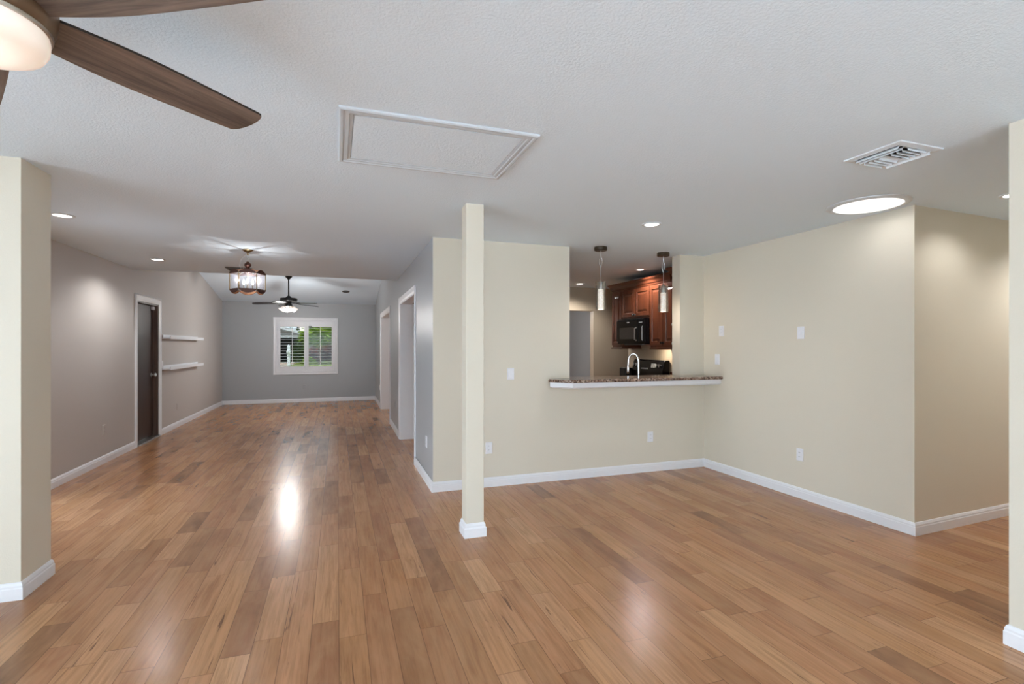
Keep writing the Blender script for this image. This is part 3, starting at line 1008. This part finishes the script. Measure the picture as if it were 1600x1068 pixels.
for k in range(6):
    p, q = Vector(hexpt(k)), Vector(hexpt(k + 1))
    d = q - p
    nrm = Vector((d.y, -d.x)).normalized()
    if nrm.dot((p + q) / 2 - Vector((CX, CY))) < 0:
        nrm = -nrm
    def pf(u, z, h, p=p, d=d, nrm=nrm):
        w = p + d * u + nrm * h
        return (w.x, w.y, z)
    # scalloped copper bands
    top, bot = [], []
    for i in range(13):
        u = i / 12
        top.append((u, 2.182 + 0.034 * math.sin(PI * u) ** 0.8))
        bot.append((u, 1.998 - 0.036 * math.sin(PI * u) ** 0.8))
    m = MB()
    m.prism(top + [(1, 2.172), (0, 2.172)], pf, -0.002, 0.003)
    m.build('upper_scallop', 'copper', ch)
    m = MB()
    m.prism([(0, 2.008), (1, 2.008)] + bot[::-1], pf, -0.002, 0.003)
    m.build('lower_scallop', 'copper', ch)
    m = MB()
    m.prism([(0.02, 2.0075)] + [(0.02 + 0.96 * u, z + 0.002) for u, z in bot] + [(0.98, 2.0075)], pf, -0.0045, -0.0025)
    m.build('lit_scallop_lining', 'copper_light', ch)  # lamplight on the band's inner side put into its lighter copper colour
    # ribbed glass: zig-zag sheet
    vs, fs = [], []
    nr = 14
    for i in range(2 * nr + 1):
        u = 0.05 + 0.90 * i / (2 * nr)
        h = -0.001 if i % 2 else -0.006
        for z in (2.006, 2.176):
            vs.append(pf(u, z, h))
    for i in range(2 * nr):
        fs.append((2 * i, 2 * i + 2, 2 * i + 3, 2 * i + 1))
    m = MB()
    m.add(vs, fs)
    m.build('glass_panel', 'ribbed', ch)
    m = MB()
    x, y = hexpt(k)
    m.tube([(x, y, 1.995), (x, y, 2.19)], 0.0048, 8)
    m.build('corner_bar', 'brass', ch)
    m = MB()
    xi, yi = hexpt(k, 0.02)
    xm, ym = hexpt(k, 0.10)
    m.tube([(x, y, 2.19), (xm, ym, 2.218), (xi, yi, 2.228)], 0.0045, 8)
    m.build('arm', 'copper_light', ch)
for k in range(3):
    a = R(30 + 120 * k)
    x, y = CX + 0.05 * math.cos(a), CY + 0.05 * math.sin(a)
    m = MB()
    m.tube([(CX, CY, 2.02), (x, y, 2.015), (x, y, 2.06)], 0.006, 8)
    so = m.build('candle_socket', 'brass', ch)
    MB().lathe([(0.007, 2.06), (0.014, 2.08), (0.012, 2.10), (0.0, 2.125)], (x, y, 0), 12).build('bulb', 'bulb', so, smooth=True)
MB().tube([(CX, CY, 2.20), (CX, CY, 2.01)], 0.005, 8).build('stem', 'brass', ch)
lamp('POINT', 'lantern_bulbs', (CX + 0.01, CY - 0.03, 2.135), P_CHAND, (1.0, 0.97, 0.95), ch, 0.004)

# ---- glass pendants over the bar
def pendant(x, y, label):
    root = thing('glass_pendant', label, 'pendant light', (x, y, CEIL), 'glass pendants over the bar')
    MB().lathe([(0.066, CEIL), (0.068, CEIL - 0.006), (0.068, CEIL - 0.034), (0.060, CEIL - 0.040), (0.0, CEIL - 0.040)], (x, y, 0), 32).build('canopy', 'darkbronze', root, smooth=True)
    m = MB()
    m.tube([(x, y, CEIL - 0.04), (x, y, CEIL - 0.10), (x + 0.018, y, CEIL - 0.13), (x + 0.02, y, CEIL - 0.17), (x + 0.002, y, CEIL - 0.215), (x, y, 2.075)], 0.0022, 6)
    m.tube([(x, y, CEIL - 0.10), (x - 0.016, y, CEIL - 0.14), (x - 0.016, y, CEIL - 0.17), (x, y, CEIL - 0.215)], 0.0018, 6)
    m.build('cord', 'wire', root, smooth=True)
    MB().lathe([(0.006, 2.09), (0.010, 2.075), (0.024, 2.07), (0.026, 2.06), (0.026, 1.995), (0.0, 1.995)], (x, y, 0), 24).build('socket_cap', 'nickel', root, smooth=True)
    for zz in (2.045,):
        for a in (R(30), R(150), R(270)):
            m = MB()
            m.tube([(x + 0.024 * math.cos(a), y + 0.024 * math.sin(a), zz), (x + 0.053 * math.cos(a), y + 0.053 * math.sin(a), zz)], 0.004, 8)
            m.build('glass_pin', 'nickel', root)
    MB().lathe([(0.0545, 2.075), (0.0545, 1.778), (0.0505, 1.778), (0.0505, 2.075), (0.0545, 2.075)], (x, y, 0), 36, capped=False).build('outer_glass', 'clear', root, smooth=True)
    MB().lathe([(0.0, 1.994), (0.030, 1.994), (0.031, 1.985), (0.031, 1.79), (0.029, 1.783), (0.0, 1.783)], (x, y, 0), 24).build('inner_glass', 'bubble', root, smooth=True)
    lamp('POINT', 'pendant_bulb', (x, y, 1.74), P_PENDANT, (1.0, 0.86, 0.72), root, 0.03)
    return root
pd = pendant(2.625, 4.725, 'left glass cylinder pendant over the bar, nearer the wall edge')
dup(pd, (3.45, 4.79, CEIL), 'right glass cylinder pendant over the bar, in front of the cherry cabinets', 'glass pendants over the bar')
lamp('POINT', 'pendant_bulb', (3.45, 4.79, 1.74), P_PENDANT, (1.0, 0.86, 0.72), None, 0.03)

# ================================================================ BAR AND KITCHEN
bar = thing('bar_counter', 'brown granite bar top with white apron on the pass-through wall', 'counter', (3.0, 4.7, 1.03))
out = [(2.10, PY - 0.002), (1.99, 4.72), (2.02, 4.66), (2.16, 4.525), (2.20, 4.52), (RX - 0.002, 4.505), (RX - 0.002, PY - 0.002), (PX1 - 0.002, PY - 0.002), (PX1 - 0.002, 5.02), (PX0 + 0.002, 5.02), (PX0 + 0.002, PY - 0.002)]
out = [(2.13, PY - 0.001), (2.03, 4.735), (2.022, 4.715), (2.03, 4.695), (2.175, 4.53), (2.20, 4.52), (RX - 0.001, 4.505), (RX - 0.001, PY - 0.001), (PX1 - 0.001, PY - 0.001), (PX1 - 0.001, 5.0), (PX0 + 0.001, 5.0), (PX0 + 0.001, PY - 0.001)]
MB().prism(out, lambda a, b, h: (a, b, h), 1.03, 1.062).build('granite_top', 'granite', bar, 0.012, seg=3)
ap = MB()
ap.path([(2.20, PY), (2.075, 4.725), (2.225, 4.575), (RX, 4.56)], [(0, 1.03), (0.020, 1.03), (0.020, 0.985), (0.010, 0.975), (0.0, 0.97)], -1)
ap.prism([(2.20, PY), (2.075, 4.725), (2.225, 4.575), (RX, 4.56), (RX, PY)], lambda a, b, h: (a, b, h), 0.985, 1.03)
ap.build('apron', 'trim', bar)

# wall cabinets on the cooking wall
CF = 4.09
def door_panel(parent, y0, y1, z0, z1, xf=CF, name='cabinet_door'):
    m = MB()
    fn = lambda u, v, h: (xf - h, u, v)
    m.sweep_rect(fn, y0, y1, z0, z1, [(0, 0), (0, 0.018), (0.003, 0.020), (0.050, 0.020), (0.057, 0.010), (0.066, 0.010), (0.092, 0.018)])
    return m.build(name, 'cherry', parent)
def cabinet(name, label, y0, y1, z0, z1, doors, pulls, xf=CF):
    root = thing(name, label, 'cabinet', ((xf + KX) / 2, (y0 + y1) / 2, z0), 'cherry wall cabinets')
    MB().box(xf, KX, y0, y1, z0, z1).build('carcass', 'cherry', root)
    g = 0.005
    for (a, b) in doors:
        door_panel(root, a + g, b - g, z0 + 0.03, z1 - 0.05, xf)
    for (py, pz, mat) in pulls:
        m = MB()
        m.lathe([(0.012, 0), (0.008, 0.012), (0.017, 0.022), (0.013, 0.03), (0, 0.032)], (xf - 0.018, py, pz), 14, mat=Matrix.Rotation(R(-90), 3, 'Y'))
        m.build('door_knob', mat, root, smooth=True)
    return root
Z0, Z1 = 1.378, 2.27
cabinet('wall_cabinet', 'narrow cherry wall cabinet at the far left end, left of the microwave', 6.70, 6.98, Z0, Z1, [(6.70, 6.98)], [])
cabinet('wall_cabinet', 'short two-door cherry wall cabinet above the black microwave', 5.97, 6.696, 1.795, Z1, [(6.335, 6.696), (5.97, 6.335)], [(6.36, 1.85, 'black'), (6.31, 1.85, 'black')])
cabinet('wall_cabinet', 'tall two-door cherry wall cabinet right of the microwave, behind the right pendant', 5.395, 5.966, Z0, Z1, [(5.66, 5.966), (5.395, 5.66)], [(5.68, 1.44, 'black'), (5.64, 1.44, 'black')])
cabinet('wall_cabinet', 'taller cherry cabinet with silver knobs half hidden by the cream wall', 4.97, 5.39, Z0, 2.315, [(4.98, 5.37)], [(5.335, 1.67, 'nickel'), (5.335, 1.43, 'nickel')], xf=4.015)
def crown(name, label, y0, y1, z, xf):
    m = MB()
    pr = [(0, z - 0.03), (0.006, z - 0.03), (0.008, z - 0.012), (0.020, z + 0.0), (0.030, z + 0.03), (0.055, z + 0.055), (0.060, z + 0.075), (0.0, z + 0.075)]
    m.path([(KX, y1), (xf, y1), (xf, y0), (KX, y0)], pr, -1)
    return tag(m.build(name, 'cherry_h'), label, 'moulding', 'cherry cabinet mouldings')
crown('crown_moulding', 'long dark cherry crown moulding along the wall cabinet tops', 5.52, 6.982, Z1, CF - 0.002)
crown('crown_moulding', 'higher piece of cherry crown moulding on the taller cabinet', 4.99, 5.392, 2.315, 4.013)
def rail(y0, y1, label):
    m = MB()
    m.path([(KX, y1), (CF, y1), (CF, y0), (KX, y0)], [(0, Z0 - 0.022), (0.014, Z0 - 0.022), (0.018, Z0 - 0.008), (0.012, Z0 - 0.001), (0, Z0 - 0.001)], -1)
    m.box(CF, KX, y0, y1, Z0 - 0.022, Z0 - 0.001)
    tag(m.build('light_rail', 'cherry_h'), label, 'moulding', 'cherry cabinet mouldings')
rail(6.70, 6.98, 'cherry rail moulding under the narrow cabinet left of the microwave')
rail(5.395, 5.95, 'cherry rail moulding under the tall cabinet right of the microwave')
tag(MB().box(4.16, 4.24, 6.28, 6.50, Z1 + 0.001, Z1 + 0.118).build('white_box', 'plate', None, 0.004), 'small white box lying on top of the cherry cabinets', 'box')

# microwave
mw = thing('microwave', 'black over-the-range microwave under the short cherry cabinet', 'microwave', (4.2, 6.3, 1.42))
MX = 3.985
MB().box(MX + 0.02, KX - 0.005, 5.972, 6.692, 1.425, 1.79).build('body', 'blackgloss', mw, 0.004)
MB().box(MX, MX + 0.02, 6.125, 6.69, 1.46, 1.765).build('door', 'blackgloss', mw, 0.005)
MB().box(MX - 0.003, MX, 6.215, 6.60, 1.495, 1.665).build('door_window', 'smoke', mw, 0.002)
MB().tube([(MX - 0.004, 6.15, 1.475), (MX - 0.032, 6.15, 1.49), (MX - 0.032, 6.15, 1.645), (MX - 0.004, 6.15, 1.66)], 0.009, 10).build('handle', 'nickel', mw, smooth=True)
MB().box(MX, MX + 0.02, 5.974, 6.12, 1.46, 1.765).build('control_panel', 'blackgloss', mw, 0.004)
MB().box(MX - 0.002, MX, 6.01, 6.09, 1.722, 1.734).build('display', 'silverink', mw)
MB().tube([(MX - 0.003, 6.0, 1.475), (MX - 0.012, 6.0, 1.485), (MX - 0.012, 6.0, 1.665), (MX - 0.003, 6.0, 1.675)], 0.005, 8).build('panel_trim', 'nickel', mw)
MB().box(MX - 0.002, MX, 6.34, 6.40, 1.728, 1.744).build('badge', 'silverink', mw)
m = MB()
for k in range(6):
    m.box(MX + 0.002, MX + 0.02, 5.99, 6.675, 1.768 + k * 0.0035, 1.770 + k * 0.0035)
m.build('vent_louvres', 'black', mw)
MB().box(4.05, 4.33, 6.10, 6.58, 1.410, 1.426).build('grease_filter', 'greyvent', mw)
lamp('AREA', 'cooktop_lamp', (4.25, 6.0, 1.40), 3.0, (1.0, 0.88, 0.72), mw, 0.08)

# range
RY0, RY1 = 5.965, 6.735
rg = thing('kitchen_range', 'black electric range with knobs on its tall back panel', 'stove', (4.1, 6.35, 0))
MB().box(3.79, KX - 0.03, RY0, RY1, 0.02, 0.905).build('body', 'blackgloss', rg, 0.004)
MB().box(3.77, KX - 0.03, RY0 + 0.001, RY1 - 0.001, 0.905, 0.925).build('cooktop', 'blackgloss', rg, 0.004)
m = MB()
m.prism([(KX - 0.02, 0.925), (4.28, 0.925), (4.28, 1.03), (4.318, 1.18), (4.335, 1.195), (KX - 0.02, 1.195)], lambda a, b, h: (a, h, b), RY0, RY1)
m.build('back_panel', 'blackgloss', rg, 0.004)
mt = Matrix.Rotation(R(-90 + 14), 3, 'Y')
for y in (6.03, 6.10, 6.60, 6.67):
    z = 1.11
    m = MB()
    m.lathe([(0.026, 0), (0.024, 0.02), (0.019, 0.028), (0.0, 0.028)], (4.299, y, z), 16, mat=mt)
    k = m.build('knob', 'black', rg, smooth=True)
    m = MB()
    m.box(4.264, 4.272, y - 0.0045, y + 0.0045, z - 0.014, z + 0.034)
    m.build('knob_mark', 'silverink', k)
m = MB()
for k in range(5):
    y = 6.16 + k * 0.021
    m.add([(4.291, y, 1.085), (4.291, y + 0.009, 1.085), (4.306, y + 0.013, 1.145), (4.306, y + 0.005, 1.145),
           (4.297, y, 1.085), (4.297, y + 0.009, 1.085), (4.312, y + 0.013, 1.145), (4.312, y + 0.005, 1.145)],
          [(0, 1, 2, 3), (7, 6, 5, 4), (0, 4, 5, 1), (1, 5, 6, 2), (2, 6, 7, 3), (3, 7, 4, 0)])
m.build('touch_pad_marks', 'silverink', rg)
MB().box(4.284, 4.292, 6.33, 6.50, 1.06, 1.075).build('display', 'silverink', rg)
MB().box(3.762, 3.774, RY0 + 0.02, RY1 - 0.02, 0.20, 0.80).build('oven_door', 'blackgloss', rg, 0.004)
MB().tube([(3.765, RY0 + 0.06, 0.76), (3.725, RY0 + 0.06, 0.76), (3.725, RY1 - 0.06, 0.76), (3.765, RY1 - 0.06, 0.76)], 0.011, 10).build('oven_handle', 'black', rg, smooth=True)

# cooking counters each side of the range
def counter(label, y0, y1):
    root = thing('kitchen_counter', label, 'counter', (4.1, (y0 + y1) / 2, 0.87), 'kitchen counters')
    MB().box(3.77, KX - 0.002, y0, y1, 0.87, 0.91).build('granite_top', 'granite', root, 0.006)
    MB().box(KX - 0.022, KX - 0.002, y0, y1, 0.91, 1.035).build('backsplash', 'cherry_h', root, 0.003)
    return root
counter('granite kitchen counter right of the black range', 4.97, RY0 - 0.006)
counter('granite kitchen counter left of the black range', RY1 + 0.006, KY1 - 0.01)
def basecab(label, y0, y1):
    root = thing('base_cabinet', label, 'cabinet', (4.1, (y0 + y1) / 2, 0))
    MB().box(3.81, KX - 0.002, y0, y1, 0.09, 0.869).box(3.88, KX - 0.002, y0, y1, 0.0, 0.0901).build('carcass', 'cherry', root)
    m = MB()
    m.sweep_rect(lambda u, v, h: (3.81 - h, u, v), y0 + 0.01, y1 - 0.01, 0.12, 0.84, [(0, 0), (0, 0.018), (0.045, 0.018), (0.052, 0.010), (0.075, 0.016)])
    m.build('cabinet_door', 'cherry', root)
basecab('cherry base cabinet right of the black range', 5.58, RY0 - 0.02)
basecab('cherry base cabinet left of the black range', RY1 + 0.02, KY1 - 0.02)
# sink run behind the bar
sk = thing('sink_counter', 'granite sink counter behind the bar wall', 'counter', (2.4, 5.25, 0.87))
MB().box(1.08, 3.36, PY + PT, 5.57, 0.87, 0.91).build('granite_top', 'granite', sk, 0.006)
MB().ring_rect(lambda u, v, h: (u, v, 0.91 + h), 2.85, 3.33, 5.10, 5.50, [(0, 0.0), (0.004, 0.004), (0.02, 0.004), (0.022, 0.0)]).build('sink_rim', 'nickel', sk)
sc_ = thing('base_cabinet', 'cherry sink base cabinets behind the bar wall', 'cabinet', (2.3, 5.25, 0))
MB().box(1.10, 3.34, PY + PT + 0.005, 5.53, 0.0, 0.869).build('carcass', 'cherry', sc_)
fa = thing('gooseneck_faucet', 'tall chrome gooseneck faucet behind the granite bar', 'faucet', (3.325, 5.09, 0.91))
MB().lathe([(0.028, 0.91), (0.026, 0.93), (0.018, 0.945), (0.016, 1.0), (0.0, 1.0)], (3.325, 5.09, 0), 20).build('base', 'chrome', fa, smooth=True)
pts = [(3.325, 5.09, 0.99), (3.325, 5.09, 1.21)]
for k in range(1, 13):
    a = PI * k / 12
    pts.append((3.285 + 0.04 * math.cos(a), 5.09 + 0.045 * (1 - math.cos(a)), 1.21 + 0.095 * math.sin(a)))
pts.append((3.243, 5.185, 1.15))
MB().tube(pts, 0.0125, 12).build('spout', 'chrome', fa, smooth=True)
MB().lathe([(0.016, 1.155), (0.018, 1.10), (0.015, 1.075), (0.0, 1.075)], (3.243, 5.185, 0), 16).build('spray_head', 'chrome', fa, smooth=True)
MB().tube([(3.325, 5.09, 0.975), (3.28, 5.06, 0.99), (3.262, 5.04, 1.02)], 0.006, 8).build('lever', 'chrome', fa, smooth=True)
tag(MB().box(4.18, 4.38, 6.76, 6.93, 0.911, 1.062).build('black_canister', 'black', None, 0.01), 'squat black box on the counter left of the range', 'container')

# ================================================================ WALL PLATES
def plate(kind, pos, normal, label, painted=None, group=None, w=0.072, h=0.116):
    """normal: 'x-' faces -X, 'y-' faces -Y, 'x+' faces +X"""
    name = 'wall_outlet' if kind == 'outlet' else ('light_switch' if kind == 'switch' else 'wall_plate')
    cat = 'outlet' if kind == 'outlet' else ('light switch' if kind == 'switch' else 'wall plate')
    root = thing(name, label, cat, pos, group)
    x, y, z = pos
    if normal == 'x-': fn = lambda u, v, t: (x - t, y + u, z + v)
    elif normal == 'x+': fn = lambda u, v, t: (x + t, y + u, z + v)
    else: fn = lambda u, v, t: (x + u, y - t, z + v)
    mat = painted or 'plate'
    m = MB()
    m.sweep_rect(fn, -w / 2, w / 2, -h / 2, h / 2, [(0, 0), (0.001, 0.004), (0.005, 0.0065)])
    m.build('cover_plate', mat, root)
    if kind == 'outlet':
        for s in (-1, 1):
            m = MB()
            pl = []
            for k in range(16):
                a = 2 * PI * k / 16
                pl.append((0.0165 * math.cos(a), s * 0.0195 + max(-0.0125, min(0.0125, 0.0165 * math.sin(a)))))
            m.prism(pl, fn, 0.005, 0.0085)
            r = m.build('receptacle', mat, root)
            m = MB()
            for u, hh in ((-0.0063, 0.0045), (0.0063, 0.0035)):
                m.prism([(u - 0.0012, s * 0.0195 - hh + 0.002), (u + 0.0012, s * 0.0195 - hh + 0.002), (u + 0.0012, s * 0.0195 + hh + 0.002), (u - 0.0012, s * 0.0195 + hh + 0.002)], fn, 0.008, 0.0088)
            m.build('slots', 'slot', r)
    elif kind == 'switch':
        m = MB()
        m.sweep_rect(fn, -0.0165, 0.0165, -0.033, 0.033, [(0, 0.005), (0.0008, 0.0085), (0.003, 0.0095)])
        m.build('rocker', mat, root)
    else:
        m = MB()
        m.sweep_rect(fn, -0.009, 0.009, -0.009, 0.009, [(0, 0.005), (0.002, 0.011)])
        m.build('jack', mat, root)
    return root
plate('switch', (1.654, PY, 1.117), 'y-', 'white light switch on the cream wall between post and pass-through')
plate('outlet', (1.425, PY, 0.385), 'y-', 'white outlet on the cream wall just right of the post')
plate('outlet', (3.30, PY, 0.387), 'y-', 'white outlet low under the granite bar')
plate('outlet', (RX, 4.535, 1.563), 'x-', 'small white wall plate on the right wall, highest above the bar end')
plate('switch', (RX, 4.60, 1.249), 'x-', 'white light switch on the right wall just above the bar end')
plate('plate', (RX, 3.52, 1.52), 'x-', 'white wall plate high on the right wall, clear of the bar')
plate('outlet', (RX, 3.53, 0.398), 'x-', 'white outlet low on the right wall above the baseboard')
def sk1(x, y): return x + SLOPE * (y - 4.82)
plate('outlet', (sk1(GX, 5.22), 5.22, 0.41), 'x-', 'white outlet low on the grey wall near the corner')
plate('outlet', (sk1(GX, 8.45), 8.45, 0.44), 'x-', 'grey painted outlet between the two cased openings', 'grey')
plate('switch', (sk1(GX, 7.86), 7.86, 1.12), 'x-', 'grey light switch beside the nearer cased opening', 'grey')
plate('outlet', (sk1(GX, 12.0), 12.0, 0.44), 'x-', 'white outlet beyond the far cased opening near the far corner')
plate('outlet', (-0.77, FY, 0.378), 'y-', 'grey painted outlet low on the far wall under the window', 'grey')
plate('outlet', (sk1(LX, 7.29), 7.29, 0.40), 'x+', 'taupe painted outlet low on the taupe wall, near side of the dark door', 'plate_taupe' if False else 'taupe')
plate('outlet', (sk1(LX, 10.13), 10.13, 0.35), 'x+', 'taupe painted outlet below the white wall ledges', 'taupe')
plate('switch', (sk1(LX, 9.36), 9.36, 1.11), 'x+', 'white switch beside the dark door, behind the lower ledge')

# ================================================================ WALL LEDGES
def ledge(z, label, tilt):
    y0, y1 = 9.36, 11.38
    root = thing('picture_ledge', label, 'shelf', (sk1(LX, 10.3), 10.3, z), 'white picture ledges')
    t = math.tan(tilt)
    def sh(p): return (p[0], p[1], p[2] + (p[1] - 10.37) * t)
    def bx(x0, x1, za, zb, name):
        m = MB(True)
        m.box(LX + x0, LX + x1, y0, y1, z + za, z + zb)
        m.v = [sh(p) for p in m.v]
        return m.build(name, 'trim', root, 0.003)
    bx(0, 0.016, -0.015, 0.052, 'back_board')
    bx(0.016, 0.105, -0.015, 0.003, 'shelf_board')
    bx(0.105, 0.120, -0.02, 0.032, 'front_lip')
    return root
ledge(1.525, 'upper white picture ledge on the taupe wall', 0)
ledge(1.035, 'lower white picture ledge on the taupe wall', R(0))

# ================================================================ OUTSIDE
# sunny patio and lawn beyond the out-of-frame doors
struct(MB().box(-22, -3.75, -14, 3.7, -0.2, -0.06).box(-3.75, 9, -18, -3.4, -0.2, -0.06).build('ground_patio', 'patio'))
lr = MB()
lr.box(-4.72, -3.76, -4.5, 3.7, 2.5, 2.53).box(-4.4, -2.9, 3.7, 8.2, 2.5, 2.53)
struct(lr.build('sun_blocking_eave', 'stucco'))  # unseen eave added to keep direct sun out of the side doors

struct(MB().box(-30, -2.84, 3.9, 13.7, -0.2, -0.06).build('ground_side_yard', 'pavers'))
# front yard seen through the far window
struct(MB().box(-45, 45, 13.78, 95, -0.3, -0.12).build('ground_lawn', 'lawn'))
struct(MB().box(-12, -3.4, 34, 52, -0.121, -0.112).build('ground_driveway', 'drive'))
ho = thing('neighbour_house', 'white-eaved house with dark carport across the lawn, seen through the window', 'house', (-9, 52, -0.12))
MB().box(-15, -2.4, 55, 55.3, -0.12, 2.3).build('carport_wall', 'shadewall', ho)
MB().box(-16, -14.7, 50, 55, -0.12, 2.3).box(-2.9, -2.3, 53, 55, -0.12, 2.3).build('side_wall', 'stucco', ho)
MB().box(-16, -2.35, 49.4, 49.65, 2.12, 2.34).build('fascia', 'trim', ho)
m = MB()
m.prism([(-16, 2.35), (-2.3, 2.35), (-3.0, 2.45), (-9, 4.3), (-16, 4.3)], lambda a, b, h: (a, h, b), 49.6, 58)
m.build('roof', 'roof', ho)
m = MB()
m.prism([(-2.1, 2.20), (-9, 4.05), (-9, 4.35), (-2.1, 2.45)], lambda a, b, h: (a, h, b), 49.0, 49.3)
m.build('gable_trim', 'trim', ho)
MB().box(-3.42, -3.30, 49.45, 49.58, -0.12, 2.15).build('carport_post', 'trim', ho)
# parked car in the carport
cr = thing('parked_car', 'dark car parked in the neighbour carport', 'car', (-5.9, 52, -0.12))
m = MB()
m.prism([(50.3, 0.15), (50.25, 0.75), (50.4, 0.9), (51.3, 0.98), (51.8, 1.36), (53.2, 1.38), (53.9, 0.95), (54.6, 0.85), (54.65, 0.15)], lambda a, b, h: (h, a, b), -6.8, -5.05)
m.build('body', 'carpaint', cr, 0.06)
for x in (-6.75, -5.3):
    for y in (51.1, 53.8):
        MB().lathe([(0.3, 0), (0.32, 0.04), (0.32, 0.16), (0.3, 0.2)], (x, y, 0.2), 18, mat=Matrix.Rotation(R(90), 3, 'Y')).build('wheel', 'rubber', cr)
MB().box(-5.5, -5.08, 50.2, 50.32, 0.72, 0.88).build('tail_light', 'red', cr)
# mail post
mp = thing('mailbox_post', 'white square post on the lawn outside the far window', 'post', (-3.0, 36, -0.12))
MB().box(-3.09, -2.91, 35.9, 36.1, -0.12, 1.38).build('shaft', 'trim', mp, 0.01)
MB().lathe([(0.14, 1.38), (0.14, 1.41), (0.0, 1.50)], (-3.0, 36, 0), 4, a0=PI / 4).build('cap', 'trim', mp)
MB().box(-3.12, -2.88, 35.75, 36.12, 0.95, 1.10).build('mailbox', 'trim', mp, 0.02)

# leafy plants: blades scattered on a mound
def foliage(name, mat, c, rad, n, leaf, parent, droop=0.3, seed=1):
    rnd = random.Random(seed)
    vs, fs = [], []
    for i in range(n):
        a = rnd.uniform(0, 2 * PI)
        ph = math.acos(rnd.uniform(-0.75, 1))
        q = rnd.uniform(0.45, 1.0)
        p = Vector((c[0] + rad[0] * q * math.sin(ph) * math.cos(a), c[1] + rad[1] * q * math.sin(ph) * math.sin(a), c[2] + rad[2] * q * math.cos(ph)))
        d = Vector((rnd.uniform(-1, 1), rnd.uniform(-1, 1), rnd.uniform(-0.6, 1))).normalized()
        s = d.cross(Vector((rnd.uniform(-1, 1), rnd.uniform(-1, 1), rnd.uniform(-1, 1)))).normalized()
        L, w = leaf[0] * rnd.uniform(0.6, 1.2), leaf[1] * rnd.uniform(0.7, 1.2)
        e = p + d * L - Vector((0, 0, droop * L))
        mid = (p + e) / 2 + Vector((0, 0, 0.12 * L))
        k = len(vs)
        vs += [tuple(p), tuple(mid + s * w), tuple(e), tuple(mid - s * w)]
        fs.append((k, k + 1, k + 2, k + 3))
    m = MB()
    m.add(vs, fs)
    return m.build(name, mat, parent)
def tree(label, name, x, y, zc, rad, n, leaf, mat, seed, trunk=True, cat='tree'):
    root = thing(name, label, cat, (x, y, -0.12))
    foliage('foliage', mat, (x, y, zc), rad, n, leaf, root, seed=seed)
    if trunk:
        m = MB()
        for k in range(3):
            a = k * 2.1
            m.tube([(x + 0.05 * math.cos(a), y + 0.05 * math.sin(a), -0.12), (x + 0.15 * math.cos(a), y + 0.15 * math.sin(a), zc * 0.6), (x + 0.4 * math.cos(a), y + 0.4 * math.sin(a), zc)], [0.07, 0.06, 0.03], 8)
        m.build('trunk', 'bark', root)
    return root
tree('bright green leafy tree behind the right shutter panel', 'leafy_tree', -1.35, 45, 2.35, (1.35, 1.2, 0.95), 1700, (0.65, 0.12), 'leaf', 3)
tree('red-brown hedge under the green tree outside the window', 'red_hedge', -1.1, 47.5, 0.70, (1.35, 0.8, 0.85), 1700, (0.36, 0.12), 'redleaf', 5, False, 'hedge')
tree('dark shrub beside the carport outside the window', 'dark_shrub', -3.0, 46.3, 0.8, (0.5, 0.4, 1.3), 600, (0.3, 0.07), 'darkleaf', 8, False, 'shrub')
tree('long dark hedge behind the red-brown hedge outside the window', 'dark_hedge', 1.3, 57, 0.9, (3.0, 0.8, 1.5), 2600, (0.5, 0.16), 'darkleaf', 12, False, 'hedge')
tree('low green shrub at the hedge foot outside the window', 'low_shrub', -2.25, 44.5, 0.15, (0.45, 0.4, 0.35), 250, (0.25, 0.06), 'leaf', 9, False, 'shrub')
for k, (x, y, lab) in enumerate(((-10, 70, 'far left tree behind the neighbour house'), (5.0, 66, 'far tree behind the green tree on the right'), (-2.0, 78, 'far tree between the house and the green tree'))):
    tree(lab, 'distant_tree', x, y, 5.0, (4.0, 3, 3.4), 1100, (1.1, 0.25), 'darkleaf', 20 + k)

# grey room behind the kitchen: dome lamp added out of view to light it
dome = thing('added_dome_light', 'added unseen dome lamp lighting the grey back room', 'ceiling light', (3.6, 10.3, CEIL))
MB().lathe([(0.16, 0), (0.16, -0.02), (0.14, -0.06), (0.08, -0.09), (0, -0.1)], (3.6, 10.3, CEIL), 28).build('glass_dome', 'shade', dome, smooth=True)
lamp('POINT', 'added_dome_bulb', (3.6, 10.3, CEIL - 0.16), 75, (1.0, 0.97, 0.94), dome, 0.08)
